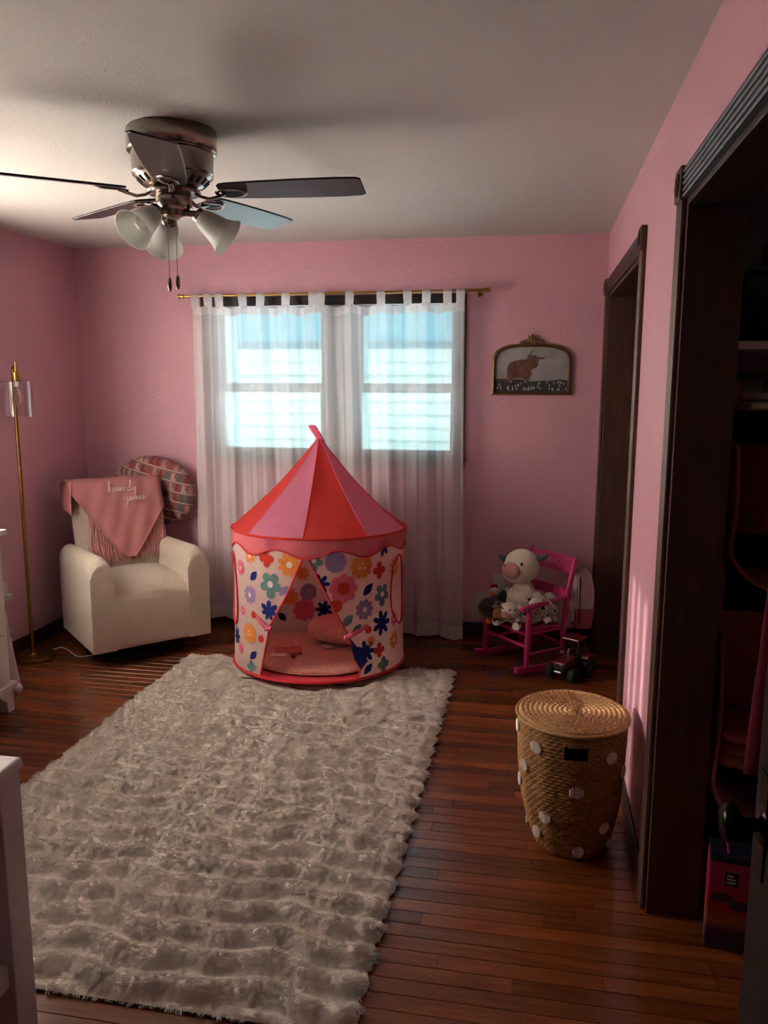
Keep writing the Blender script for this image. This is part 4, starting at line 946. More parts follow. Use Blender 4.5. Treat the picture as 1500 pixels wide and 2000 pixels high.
for a_, z_ in ((-131, .418), (-49, .402), (-150, .325), (-86, .288), (-22, .320), (-170, .240), (-122, .165), (-50, .135), (-140, .080), (-82, .045), (-172, .440), (-28, .050), (20, .24), (60, .40), (110, .30), (150, .14), (70, .12), (178, .07)):
    a = math.radians(a_); pts_ = []
    for k in range(7):
        q = -1 + 2 * (k + .5) / 7; hw = .0205 * math.sqrt(1 - q * q); aa = a + q * .0215 / .17
        R = brad(z_) + .0066; cx = lerp(.012, 0, min(1, z_ / .3)); cy = lerp(.035, 0, min(1, z_ / .4))
        pts_.append([(cx + R * math.cos(aa), cy + 1.04 * R * math.sin(aa), z_ + s * hw) for s in (-1, 0, 1)])
    dm = MB()
    for p in pts_: dm.tube(p, [.0028, .0034, .0028], 6)
    dm.build('white_dot', M_YARN, bk_, smooth=70)

# ---------------------------------------------------------------- child's pink rocking chair
M_ROCK = mat('magenta_painted_wood', (186, 44, 104), .38, var=.06, vscale=8, bump=.05, bscale=20)
RA = math.atan2(-.74, .673)
rk = thing('rocking_chair', 'small magenta wooden rocking chair loaded with plush toys', 'rocking chair', (-.137, 4.4815, 0), RA)
# local: x across the front, y to the back
ZS0 = .235
def runner(x):
    pts_ = [(x, lerp(-.075, .40, t), .016 + .42 * (lerp(-.075, .40, t) - .15) ** 2) for t in np.linspace(0, 1, 18)]
    m = MB()
    for i in range(17):
        a, b = pts_[i], pts_[i + 1]
        m.add([(a[0] + s * .013, p[1], p[2] + k * .016) for p in (a, b) for k in (-1, 1) for s in (-1, 1)], [(0, 1, 3, 2), (4, 6, 7, 5), (0, 4, 5, 1), (2, 3, 7, 6), (0, 2, 6, 4), (1, 5, 7, 3)])
    return m
for sx_ in (-1, 1):
    x = sx_ * .180
    runner(x).build('runner', M_ROCK, rk)
    lg = MB().tube([(x, .0, .022), (x, .004, .12), (x, .008, ZS0), (x, .010, .362 if sx_ > 0 else ZS0 + .012)], [.013, .016, .017, .014], 14).build('front_leg', M_ROCK, rk, smooth=50)
    MB().tube([(x, .28, .025), (x, .275, .12), (x, .27, ZS0), (x, .293, .42), (x, .340, .60), (x, .350, .625)], [.013, .016, .017, .016, .014, .008], 14).build('back_post', M_ROCK, rk, smooth=50)
    if sx_ > 0: MB().tube([(x, -.045, .372), (x, -.02, .378), (x, .15, .388), (x, .29, .402)], [.014, .019, .016, .013], 14, flat=.8).build('arm', M_ROCK, rk, smooth=50)
    MB().tube([(x, .0, .115), (x, .275, .105)], .0085, 10).build('side_stretcher', M_ROCK, rk, smooth=50)
MB().tube([(-.18, .002, .155), (.18, .002, .155)], .010, 10).build('front_stretcher', M_ROCK, rk, smooth=50)
MB().tube([(-.18, .275, .130), (.18, .275, .130)], .009, 10).build('back_stretcher', M_ROCK, rk, smooth=50)
MB().tube([(-.18, .008, ZS0 - .012), (.18, .008, ZS0 - .012)], .011, 10).build('seat_rail', M_ROCK, rk, smooth=50)
for sx_ in (-1, 1): MB().tube([(sx_ * .165, .01, ZS0 - .012), (sx_ * .165, .27, ZS0 - .018)], .010, 10).build('seat_rail', M_ROCK, rk, smooth=50)
for k in range(8):
    xx = -.150 + k * .0429
    MB().b2(xx - .0175, xx + .0175, -.012, .275, ZS0 - .002, ZS0 + .008).build('seat_slat', M_ROCK, rk, bevel=.003)
def rail(z0, z1, y0, y1):
    m = MB(); n = 14
    for i in range(n + 1):
        x = lerp(-.178, .178, i / n); sag = .022 * (1 - (x / .178) ** 2)
        for z, y in ((z0, y0), (z1, y1)):
            for d in (-.006, .006): m.v.append((x, y + sag + d, z))
    for i in range(n):
        a = i * 4; b = a + 4; m.f += [(a, b, b + 2, a + 2), (a + 1, a + 3, b + 3, b + 1), (a + 2, b + 2, b + 3, a + 3), (a, a + 1, b + 1, b)]
    m.f += [(0, 2, 3, 1), (n * 4, n * 4 + 1, n * 4 + 3, n * 4 + 2)]; return m
top = rail(.525, .615, .318, .344).build('top_rail', M_ROCK, rk, bevel=.003)
rail(.385, .440, .283, .298).build('middle_rail', M_ROCK, rk, bevel=.003)
# painted name: simple brush strokes
LT = {'K': [[(0, 0), (0, 1)], [(.6, 1), (0, .45), (.65, 0)]], 'E': [[(.55, 1), (0, 1), (0, 0), (.55, 0)], [(0, .5), (.45, .5)]], 'N': [[(0, 0), (0, 1), (.65, 0), (.65, 1)]], 'D': [[(0, 0), (0, 1), (.35, .95), (.62, .5), (.35, .05), (0, 0)]], 'Y': [[(0, 1), (.32, .5), (.65, 1)], [(.32, .5), (.3, 0)]]}
M_PAINT = mat('white_paint_pen', (232, 206, 216), .6)
for i, c in enumerate('KENNEDY'):
    m = MB(); x0 = -.098 + i * .0318; s = .029
    for st in LT[c]:
        pp = []
        for a, b in st:
            xx = x0 + a * s; zz = .554 + b * s; pp.append((xx, lerp(.318, .344, (zz - .525) / .09) + .022 * (1 - (xx / .178) ** 2) - .0065, zz))
        m.tube(pp, .0016, 5)
    o = m.build('letter', M_PAINT, top); o['label'] = 'white painted letter ' + c

# ---------------------------------------------------------------- plush toys
def plush(name, col, spots=(), sc=600, noise_spots=None):
    """short plush; coloured patches are fixed to the toy"""
    g = G(name); v = g.coord('Object'); c = lin(col); colr = g.ramp(g.noise(v, 60, 4), [(.3, tuple(x * .88 for x in c[:3]) + (1,)), (.7, c)])
    for ctr, r, cc in spots:
        d = g.new('VectorMath', operation='DISTANCE'); g.l.new(v, d.inputs[0]); d.inputs[1].default_value = ctr
        f = g.math('LESS_THAN', g.math('ADD', d.outputs['Value'], g.math('MULTIPLY', g.noise(v, 70, 2), r * .5)), r * 1.25); colr = g.mix(f, colr, lin(cc))
    if noise_spots:
        s, th_, cc = noise_spots; f = g.math('GREATER_THAN', g.noise(v, s, 1, .3), th_); colr = g.mix(f, colr, lin(cc))
    g.base(colr); g.set(Roughness=.95); g.bsdf.inputs['Specular IOR Level'].default_value = .1; g.bsdf.inputs['Sheen Weight'].default_value = .4
    g.bump(g.noise(v, sc, 3), .5, .004); return g.m
def blob(mb, name, m_, parent, vox=.006, it=6):
    o = mb.build(name, m_, parent, smooth=180); r = o.modifiers.new('remesh', 'REMESH'); r.mode = 'VOXEL'; r.voxel_size = vox; r.use_smooth_shade = True
    s = o.modifiers.new('smooth', 'SMOOTH'); s.iterations = it; s.factor = .6; return o
SEAT = ZS0 + .009
M_NOSE = mat('pink_plush_muzzle', (196, 138, 124), .85, bump=.3, bscale=300); M_EYE = mat('black_eye', (16, 13, 13), .25); M_HORNP = mat('grey_plush_horn', (78, 80, 92), .8)
RZ = lambda d: Matrix.Rotation(math.radians(d), 3, 'Z')
# big white cow, slumped upright on the seat, looking towards the room
cw = thing('plush_cow', 'big white plush cow with pink muzzle, sitting tallest on the rocker', 'plush toy', (-.045, 4.585, SEAT), math.radians(-20))
b = MB(); b.ell((0, 0, .098), (.106, .088, .112)); b.ell((0, .005, .185), (.060, .055, .045)); b.ell((-.012, -.005, .315), (.102, .092, .098)); b.ell((-.03, -.02, .285), (.088, .085, .07))
for s in (-1, 1): b.tube([(s * .075, -.005, .165), (s * .120, -.025, .115), (s * .118, -.055, .060), (s * .105, -.075, .036)], [.028, .034, .034, .028], 12)
b.tube([(-.055, -.03, .045), (-.085, -.105, .040), (-.09, -.14, .042)], [.04, .036, .03], 12); b.tube([(.055, -.03, .045), (.095, -.10, .040)], [.04, .034], 12)
M_COW = plush('white_cow_plush', (226, 210, 192), [((-.125, -.03, .12), .052, (44, 42, 46)), ((.10, -.055, .085), .045, (44, 42, 46)), ((.118, -.05, .05), .03, (40, 38, 42)), ((-.12, .02, .33), .035, (44, 42, 48))], 260)
blob(b, 'body', M_COW, cw, .006, 5)
mz = MB().ell((-.044, -.086, .298), (.062, .026, .048), RZ(-18)).build('muzzle', M_NOSE, cw, smooth=180)
for dx, dz in ((-.078, .325), (-.030, .325)): MB().ell((dx, -.106 + .012 * (dx < -.05), dz), (.0035, .003, .006)).build('nostril', M_EYE, mz, smooth=180)
MB().ell((.020, -.094, .345), (.009, .005, .008), Matrix.Rotation(.6, 3, 'Y')).build('eye', M_EYE, cw, smooth=180); MB().ell((-.098, -.055, .350), (.005, .006, .008)).build('eye', M_EYE, cw, smooth=180)
for s, h in ((1, .385), (-1, .350)):
    MB().ell((-.012 + s * .112, .01, h - .012), (.042, .012, .018), Matrix.Rotation(-s * .5, 3, 'Y')).build('ear', M_HORNP, cw, smooth=180)
# small spotted cow lying in front
def small_cow(label, loc, rz, mtl, s=1.0):
    t = thing('plush_cow', label, 'plush toy', loc, rz); t.scale = (s, s, s); b = MB()
    b.ell((0, .03, .045), (.052, .065, .045)); b.ell((0, -.035, .088), (.050, .046, .046)); b.ell((0, -.062, .075), (.034, .028, .028))
    for q in (-1, 1):
        b.tube([(q * .035, -.01, .04), (q * .060, -.055, .024), (q * .062, -.082, .024)], [.020, .022, .024], 10); b.tube([(q * .04, .07, .03), (q * .07, .095, .022)], [.022, .02], 10)
    blob(b, 'body', mtl, t, .005, 4)
    mz = MB().ell((0, -.078, .072), (.031, .018, .023)).build('muzzle', M_NOSE, t, smooth=180)
    for q in (-1, 1):
        MB().ell((q * .012, -.094, .082), (.003, .002, .003)).build('nostril', M_EYE, mz, smooth=180)
        MB().ell((q * .022, -.074, .103), (.0045, .004, .0055)).build('eye', M_EYE, t, smooth=180)
        MB().ell((q * .058, -.025, .108), (.024, .008, .011), Matrix.Rotation(q * .4, 3, 'Y')).build('ear', mtl, t, smooth=180)
        MB().tube([(q * .024, -.03, .128), (q * .030, -.03, .142)], [.007, .003], 8).build('horn', mat_horn, t, smooth=60)
    pts_ = [(-.018 + .036 * k / 8, -.0945 + .004 * abs(k - 4) / 4, .066 - .006 * math.sin(PI * k / 8)) for k in range(9)]
    MB().tube(pts_, .0011, 5).build('smile', M_EYE, mz)
    return t
mat_horn = mat('cream_horn', (206, 190, 172), .8)
M_SPOT1 = plush('black_spotted_plush', (226, 212, 198), noise_spots=(22, .60, (32, 24, 26)), sc=500); M_SPOT2 = plush('brown_black_spotted_plush', (224, 206, 188), noise_spots=(30, .57, (46, 28, 26)), sc=500)
small_cow('small black-and-white plush cow lying at the front of the rocker seat', (-.090, 4.452, SEAT), math.radians(-32), M_SPOT1, 1.08)
small_cow('small dark-spotted plush cow tucked behind the rocker arm', (.045, 4.480, SEAT + .030), math.radians(-12), M_SPOT2, 1.05)
pc_ = thing('plush_lamb', 'small cream plush animal at the rear corner of the rocker seat', 'plush toy', (.105, 4.590, SEAT), math.radians(0)); pc_.scale = (1.1, 1.1, 1.1)
b = MB(); b.ell((0, 0, .05), (.046, .042, .052)); b.ell((0, -.008, .120), (.034, .032, .034)); b.ell((-.02, -.035, .02), (.018, .03, .018)); b.ell((.025, -.035, .02), (.018, .03, .018)); blob(b, 'body', plush('cream_plush', (220, 200, 176), sc=500), pc_, .005, 4)
MB().ell((.0, -.040, .126), (.004, .003, .004)).build('eye', M_EYE, pc_, smooth=180); MB().ell((.024, -.03, .126), (.004, .003, .004)).build('eye', M_EYE, pc_, smooth=180)
MB().ell((.012, -.042, .112), (.014, .010, .010)).build('muzzle', M_NOSE, pc_, smooth=180)
for q in (-1, 1): MB().ell((q * .036, 0, .126), (.018, .008, .010), Matrix.Rotation(q * .6, 3, 'Y')).build('ear', M_COW, pc_, smooth=180)
# rooster at the far left of the seat
ro = thing('plush_rooster', 'small white plush rooster with red comb and orange beak, left on the rocker', 'plush toy', (-.215, 4.640, SEAT), math.radians(20))
M_RW = plush('white_rooster_plush', (216, 202, 184), sc=500); M_RR = mat('red_felt', (170, 26, 36), .85); M_RO = mat('orange_felt', (222, 104, 40), .85)
b = MB(); b.ell((.01, 0, .06), (.045, .040, .060)); b.ell((.0, -.004, .135), (.030, .028, .034)); b.tube([(.035, .02, .08), (.065, .03, .115)], [.025, .012], 10); blob(b, 'body', M_RW, ro, .005, 4)
for k in range(3): MB().ell((-.012 + k * .013, 0, .172 + .004 * (k == 1)), (.010, .007, .013)).build('comb', M_RR, ro, smooth=180)
MB().lathe([(.013, 0), (.009, .014), (0, .026)], (-.012, -.026, .135), 12, (-.35, -1, -.1)).build('beak', M_RO, ro, smooth=60)
MB().ell((-.014, -.034, .105), (.013, .010, .018)).build('wattle', M_RR, ro, smooth=180)
for q in (-1, 1): MB().ell((-.010 + q * .016, -.026, .146), (.003, .003, .004)).build('eye', M_EYE, ro, smooth=180)
# fluffy grey bird with white tail, brown belly and orange feet
gb = thing('plush_turkey', 'grey furry plush bird with a fluffy white tail at the seat edge', 'plush toy', (-.222, 4.545, SEAT), math.radians(-30)); gb.scale = (1.12, 1.12, 1.12)
M_GREY = plush('grey_fur', (92, 84, 80), sc=350); M_WFUR = mat('white_tail_fur', (206, 196, 186), .9); M_BRN = plush('brown_plush', (142, 92, 60), sc=500)
b = MB(); b.ell((0, 0, .055), (.070, .052, .052)); b.ell((.055, -.01, .075), (.034, .034, .032)); blob(b, 'body', M_GREY, gb, .005, 4)
n_ = 1500; th_ = RNG.uniform(-1.2, 1.2, n_); ps = RNG.uniform(-1.1, 1.1, n_); d_ = np.stack([-np.cos(th_) * np.cos(ps), np.sin(th_) * np.cos(ps), np.sin(ps)], -1); d_ += RNG.normal(0, .12, (n_, 3))
r0 = np.array([-.045, 0, .055]) + d_ * np.array([.022, .042, .042]); Pt = np.stack([r0 + d_ * t * RNG.uniform(.030, .050, n_)[:, None] for t in (0, .4, .75, 1)], 1); Pt[:, :, 2] = np.maximum(Pt[:, :, 2], .003)
hair('tail_fur', Pt, .0009, M_WFUR, gb)
n_ = 2500; d_ = RNG.normal(0, 1, (n_, 3)); d_ /= np.linalg.norm(d_, axis=1)[:, None]; d_[:, 2] = np.abs(d_[:, 2]) * .9 + .05; r0 = np.array([0.005, 0, .052]) + d_ * np.array([.068, .050, .050])
Pt = np.stack([r0 + (d_ + np.array([-.5, 0, .1])) * t * RNG.uniform(.008, .016, n_)[:, None] for t in (0, .4, .75, 1)], 1); hair('back_fur', Pt, .0008, mat('grey_fur_strands', (98, 90, 86), .9), gb)
eg = thing('plush_hen', 'small round brown plush with orange feet, leaning on the grey plush bird', 'plush toy', (-.172, 4.455, SEAT), math.radians(-25)); eg.scale = (1.08, 1.08, 1.08)
b = MB(); b.ell((0, 0, .048), (.038, .034, .048)); blob(b, 'body', M_BRN, eg, .005, 4); MB().ell((-.018, -.012, .094), (.016, .012, .010)).build('crest', M_BRN, eg, smooth=180); MB().ell((.004, -.010, .098), (.014, .012, .009)).build('crest', M_BRN, eg, smooth=180)
for q in (0, 1): MB().ell((-.048 - .012 * q, -.020 + .02 * q, .012), (.016, .020, .012)).build('foot', M_RO, eg, smooth=180)

# ---------------------------------------------------------------- striped pink bag hung on the rocker post
g = G('pale_pink_striped_cotton'); v = g.coord('Object'); sp = g.new('SeparateXYZ'); g.l.new(v, sp.inputs[0]); w_ = g.math('SINE', g.math('MULTIPLY', sp.outputs[0], 520.0)); g.base(g.ramp(g.math('ADD', g.math('MULTIPLY', w_, .5), .5), [(.35, (214, 168, 182)), (.6, (226, 196, 204))])); g.set(Roughness=.9); M_BAG = g.m
M_BAGP = cloth('rose_bag_bottom', (196, 96, 122), trans=.05)
bg = thing('striped_bag', 'pale pink striped fabric bag hanging behind the rocker', 'bag', (.292, 4.66, 0), math.radians(12))
def Bg(u, w):
    z = lerp(.53, .36, w) if False else lerp(.545, .195, w); t = u * 2 * PI
    hw = pw(z, [(.195, .052), (.30, .062), (.42, .062), (.50, .046), (.545, .012)]); dp = pw(z, [(.195, .035), (.30, .045), (.46, .040), (.545, .010)])
    k = 1 + .07 * math.sin(t * 9 + z * 12); c, s = math.cos(t), math.sin(t)
    return (hw * k * math.copysign(abs(c) ** .8, c), dp * k * s, z)
mm = MB().grid(Bg, 60, 24, cu=True); mm.f.append(tuple(i * 24 + 23 for i in range(60))); mm.f.append(tuple(i * 24 for i in range(60))[::-1]); mm.build('bag_body', M_BAG, bg, smooth=70)
def Bg2(u, w): x, y, z = Bg(u, lerp(.66, 1.0, w)); return (x * 1.05, y * 1.07, z)
MB().grid(Bg2, 60, 8, cu=True).build('bag_bottom', M_BAGP, bg, smooth=180)
MB().tube(smoothpath([(-.02, 0, .535), (-.055, -.02, .56), (-.085, -.05, .53), (-.078, -.06, .40), (-.070, -.055, .25)]), .012, 8, flat=.35).build('bag_strap', M_BAG, bg, smooth=60)
MB().tube([(-.03, -.047, .50), (-.028, -.052, .36), (-.028, -.046, .22)], .0028, 6).build('zip', mat('dark_zip', (46, 30, 36), .6), bg)

# ---------------------------------------------------------------- toy tractor
M_TRK = mat('dark_red_tractor', (112, 20, 24), .32, coat=.4); M_TYRE = mat('black_rubber', (16, 15, 15), .7); M_HUB = mat('dark_grey_hub', (64, 62, 64), .45, .3); M_CHROME = mat('chrome', (150, 150, 150), .35, 1.0)
tr = thing('toy_tractor', 'red and black toy tractor on the floor by the doorway', 'toy tractor', (.222, 4.375, 0), math.atan2(-.076, .126)); tr.scale = (1.0, 1.0, 1.0)
def wheel(x, y, r, w):
    m = MB().lathe([(r * .55, -w / 2), (r * .92, -w / 2), (r, -w * .35), (r, w * .35), (r * .92, w / 2), (r * .55, w / 2), (r * .50, w * .3)], (x, y, r), 30, (1, 0, 0))
    for k in range(14):
        a = 2 * PI * k / 14; rot = Matrix.Rotation(a, 3, 'X') @ Matrix.Rotation(.4 * (1 if k % 2 else -1), 3, 'Z')
        m.box((x, y - r * 1.0 * math.sin(a), r + r * 1.0 * math.cos(a)), (w * .9, r * .12, r * .10), rot=Matrix.Rotation(a, 3, 'X'))
    o = m.build('tyre', M_TYRE, tr, smooth=35); s = 1 if x > 0 else -1
    MB().lathe([(r * .56, -w * .2), (r * .56, w * .36), (r * .46, w * .30), (r * .22, w * .32), (r * .18, w * .5), (0, w * .52)], (x, y, r), 24, (s, 0, 0)).build('hub', M_HUB, o, smooth=40)
for s in (-1, 1): wheel(s * .066, -.085, .038, .034); wheel(s * .068, .080, .052, .042)
MB().b2(-.030, .030, -.115, .10, .040, .068).build('chassis', M_TYRE, tr, bevel=.004)
MB().prism([(-.125, .070), (-.118, .104), (.0, .122), (.01, .070)], .064, lambda a, b_, h: (h - .032, a, b_)).build('bonnet', M_TRK, tr, bevel=.006)
MB().b2(-.026, .026, -.131, -.122, .072, .098).build('grille', M_TYRE, tr, bevel=.002)
MB().b2(-.022, .022, -.137, -.128, .050, .062).build('bumper', M_CHROME, tr, bevel=.004)
for s in (-1, 1): MB().ell((s * .021, -.130, .094), (.007, .006, .006)).build('headlamp', M_CHROME, tr, smooth=180)
for s in (-1, 1):
    for yy in (.005, .085): MB().b2(s * .040 - .004, s * .040 + .004, yy, yy + .007, .068, .200).build('cab_post', M_TYRE, tr, bevel=.001)
    MB().prism([(.035, .100), (.045, .115), (.10, .118), (.125, .098), (.128, .085), (.10, .104), (.05, .104)], .040, lambda a, b_, h: (s * .048 + s * h, a, b_)).build('mudguard', M_TRK, tr, bevel=.002)
MB().b2(-.052, .052, -.008, .103, .200, .212).build('cab_roof', M_TRK, tr, bevel=.004)
MB().b2(-.020, .020, .045, .085, .068, .10).build('seat', M_TYRE, tr, bevel=.006); MB().b2(-.020, .020, .080, .090, .095, .135).build('seat_back', M_TYRE, tr, bevel=.004)
MB().tube([(.020, -.06, .11), (.020, -.06, .165), (.022, -.055, .172)], .0045, 8).build('exhaust', M_CHROME, tr, smooth=50)
MB().tube([(.016 * math.cos(t), .025 + .004 * math.sin(t), .135 + .014 * math.sin(t)) for t in np.linspace(0, 2 * PI, 20, endpoint=False)], .0025, 6, closed=True).build('steering_wheel', M_TYRE, tr, smooth=60)
tb2 = thing('pink_ball', 'small pale pink ball by the farther doorway, behind the basket', 'ball', (.345, 3.12, 0))
MB().ell((0, 0, .052), .052).build('ball_skin', mat('pale_pink_rubber', (214, 150, 156), .4), tb2, smooth=180); MB().lathe([(.006, 0), (.005, .002), (0, .0025)], (0, -.015, .1015), 12).build('valve', M_PLATE, tb2)
# ---------------------------------------------------------------- white dresser at the left edge
M_WHITEP = mat('white_painted_wood', (214, 206, 200), .4, var=.02, bump=.03, bscale=12)
dr = thing('dresser', 'white painted dresser with drawers, cut by the left edge', 'dresser', (XL + .02, 2.72, 0))
DX = .478; Y0, Y1 = -.66, .66; ZT = .875
MB().b2(0, DX - .02, Y0, Y1, .145, ZT).build('carcass', M_WHITEP, dr, bevel=.003)
MB().b2(0, DX + .012, Y0 - .015, Y1 + .015, ZT, ZT + .026).build('top', M_WHITEP, dr, bevel=.005)
MB().b2(0, DX + .012, Y0 - .012, Y1 + .012, .112, .148).build('plinth_moulding', M_WHITEP, dr, bevel=.008)
for yy, s in ((Y0, 1), (Y1, -1)):
    for xx in (.0, DX - .05):
        MB().prism([(yy, .112), (yy + s * .11, .112), (yy + s * .095, .085), (yy + s * .06, .060), (yy + s * .05, 0), (yy + s * .005, 0)], .045, lambda a, b_, h, xx=xx: (xx + h, a, b_)).build('foot', M_WHITEP, dr, bevel=.003)
for r_ in range(3):
    for c_ in range(2):
        z0 = .165 + r_ * .236; y0 = Y0 + .03 + c_ * .635
        dw = MB().b2(DX - .024, DX - .002, y0, y0 + .62, z0, z0 + .226).build('drawer', M_WHITEP, dr, bevel=.003)
        MB().lathe([(.006, 0), (.006, .012), (.015, .018), (.015, .024), (0, .028)], (DX - .002, y0 + .31, z0 + .1), 18, (1, 0, 0)).build('knob', M_GOLDDULL, dw, smooth=50)
MB().ell((DX + .008, Y1 + .012, .105), (.022, .022, .026)).build('corner_guard', mat('clear_rubber_guard', (206, 196, 204), .3), dr, smooth=180)
# white cloth with a red ribbon hanging between dresser and lamp
M_LINEN = cloth('white_linen', (214, 204, 206), trans=.25, bump=.1)
lc = thing('linen_dress', 'white cloth with a small red ribbon hanging beside the dresser', 'cloth', (-2.705, 3.60, 0))
def Lc(u, w):
    z = lerp(.50, .028, w); hw = pw(z, [(.028, .088), (.33, .050), (.42, .042), (.50, .012)]); t = u * 2 * PI
    return (hw * math.cos(t) * (1 + .08 * math.sin(7 * t)), .060 * (.4 + .6 * w) * math.sin(t) * (1 + .10 * math.sin(5 * t)), z)
MB().grid(Lc, 48, 16, cu=True).build('skirt', M_LINEN, lc, smooth=180, solid=.003)
MB().ell((0, -.01, .44), (.045, .035, .06)).build('gathered_top', M_LINEN, lc, smooth=180)
rb = MB().b2(.035, .085, -.060, -.052, .315, .345).build('ribbon', mat('red_ribbon', (190, 40, 60), .7), lc, bevel=.003)
for q in ((.06, .02, .35), (.05, .03, .30)): MB().tube([(.08, -.056, .33), (.10, -.060, .33 + (q[2] - .33) * .6), (.125, -.058, q[2])], [.004, .004, .001], 6).build('ribbon_tail', M_LINEN, rb, smooth=60)
MB().cyl((0, 0, .50), (-.02, .02, .56), .004, n=8).build('hanging_loop', M_LINEN, lc)

# ---------------------------------------------------------------- white crib, lower left corner
cb = thing('crib', 'white crib corner post and rail, nearest at lower left', 'crib', (-1.19, 1.62, 0))
M_CRIB = mat('white_crib_paint', (208, 198, 196), .38, var=.02)
MB().b2(-.062, 0, -.075, 0, 0, .690).build('corner_post', M_CRIB, cb, bevel=.003)
MB().b2(-.075, .008, -.085, .006, .690, .716).build('post_cap', M_CRIB, cb, bevel=.008, seg=3)
MB().b2(-.052, -.012, -1.30, -.075, .592, .660).build('side_rail', M_CRIB, cb, bevel=.006)
MB().b2(-.052, -.012, -1.30, -.075, .16, .22).build('lower_rail', M_CRIB, cb, bevel=.006)
MB().b2(-.72, -.062, -.040, -.016, .12, .64).build('end_panel', M_CRIB, cb, bevel=.004)
MB().b2(-.72, -.062, -.055, -.005, .64, .675).build('end_rail', M_CRIB, cb, bevel=.006)
MB().b2(-.72, -.66, -.075, 0, 0, .690).build('corner_post', M_CRIB, cb, bevel=.003)
MB().b2(-.062, 0, -1.36, -1.285, 0, .690).build('corner_post', M_CRIB, cb, bevel=.003)
MB().b2(-.72, -.66, -1.36, -1.285, 0, .690).build('corner_post', M_CRIB, cb, bevel=.003)
MB().b2(-.70, -.66, -1.30, -.075, .592, .660).build('side_rail', M_CRIB, cb, bevel=.006)
MB().lathe([(.009, 0), (.009, .004), (.004, .005), (.004, .002), (0, .002)], (-.083, -.040, .555), 16, (0, -1, 0)).build('bolt', M_BLACKMETAL, cb, smooth=40)
MB().b2(-.66, -.062, -1.28, -.045, .20, .225).build('mattress_board', M_CRIB, cb)
g = G('dark_floral_sheet'); v = g.coord(); vo = g.vor(v, 26); f = g.math('LESS_THAN', vo.outputs['Distance'], .42); g.base(g.mix(f, lin((24, 34, 38)), g.ramp(vo.outputs['Color'], [(.2, (176, 130, 70)), (.5, (170, 90, 96)), (.8, (70, 100, 70))]))); g.set(Roughness=.9); M_FLORAL = g.m
mtr = thing('crib_mattress', 'crib mattress in a dark floral sheet, lower left corner', 'mattress', (-1.55, .99, .226))
MB().b2(-.295, .285, -.60, .575, 0, .075).build('mattress_core', M_FLORAL, mtr, bevel=.025, seg=4); MB().tube([(-.285, -.59, .07), (.275, -.59, .07), (.275, .565, .07), (-.285, .565, .07)], .006, 6, closed=True).build('sheet_piping', M_FLORAL, mtr)

# ---------------------------------------------------------------- inside the nearer closet
M_SHELF = mat('pale_pink_shelf', (176, 140, 142), .5); M_BLK = mat('black_nylon', (16, 15, 17), .6, bump=.2, bscale=120)
sh = thing('closet_shelf', 'pale shelf board high in the nearer closet', 'shelf', (.83, 2.80, 1.69))
MB().b2(-.305, .305, -.45, .29, 0, .022).build('shelf_board', M_SHELF, sh, bevel=.002); MB().b2(-.305, .305, .27, .29, -.105, 0).build('cleat', M_SHELF, sh, bevel=.002); MB().b2(.285, .305, -.45, .27, -.105, 0).build('cleat', M_SHELF, sh, bevel=.002)
db = thing('duffel_bag', 'black duffel bag with a tall handle on the closet shelf', 'bag', (.80, 2.80, 1.713))
b = MB().b2(-.23, .23, -.22, .20, 0, .215).build('bag_body', M_BLK, db, bevel=.05, seg=4)
MB().tube(smoothpath([(-.13, -.10, .19), (-.135, -.10, .27), (-.11, -.10, .31), (-.02, -.10, .355), (.03, -.10, .345), (.06, -.10, .27), (.07, -.10, .19)]), .011, 8).build('handle', M_BLK, db, smooth=60)
MB().tube(smoothpath([(-.20, -.20, .215), (0, -.21, .222), (.2, -.20, .215)]), .005, 6).build('zip', M_HUB, db, smooth=60)
M_ORG = cloth('rose_canvas', (206, 128, 130), trans=.05, bump=.2)
def bin_(label, x0, x1, y0, y1, z0, z1, slope, zs):
    """soft hanging bin: open front, scooped bottom"""
    t = thing('fabric_bin', label, 'fabric bin', ((x0 + x1) / 2, (y0 + y1) / 2, 0), group='rose fabric bins hung in the nearer closet'); hw = (x1 - x0) / 2; hd = (y1 - y0) / 2
    def P(u, w):
        y = lerp(-hd, hd, w); q = u * 3.0
        if q < 1: x, z = -hw + .012 * math.sin(q * PI), lerp(z1, z0 + .10, q)
        elif q < 2: a = PI * (1 + (q - 1)); x, z = hw * math.cos(a), z0 + .10 + .10 * math.sin(a) + slope * hw * (1 + math.cos(a)) * -.6 * math.sin((q - 1) * PI)
        else: x, z = hw, lerp(z0 + .10, z1, q - 2)
        return (x, y + .010 * math.sin(u * 9), z)
    MB().grid(P, 48, 10).build('bin_shell', M_ORG, t, smooth=180, solid=.007)
    MB().tube([P(u, 0) for u in np.linspace(0, 1, 40)], .007, 7).build('bin_edge', M_ORG, t, smooth=60)
    MB().b2(-hw, hw, hd - .006, hd, z0 + .09, z1).build('bin_back', M_ORG, t)
    for s_ in (-1, 1): MB().b2(s_ * (hw - .02) - .008, s_ * (hw - .02) + .008, -.004, .004, z1 - .01, zs).build('bin_strap', M_ORG, t)
    return t
bin_('upper rose fabric bin hanging in the nearer closet', .568, .800, 2.46, 2.74, 1.03, 1.42, .3, 1.606)
bin_('lower rose fabric bin hanging in the nearer closet', .560, .806, 2.44, 2.745, .30, .86, .5, 1.045)
cr = tag(MB().cyl((.675, .47, 1.62), (.675, 3.06, 1.62), .014, n=14).build('closet_rail', M_WHITEP, None, smooth=50), 'round wooden clothes rail inside the nearer closet', 'rail')
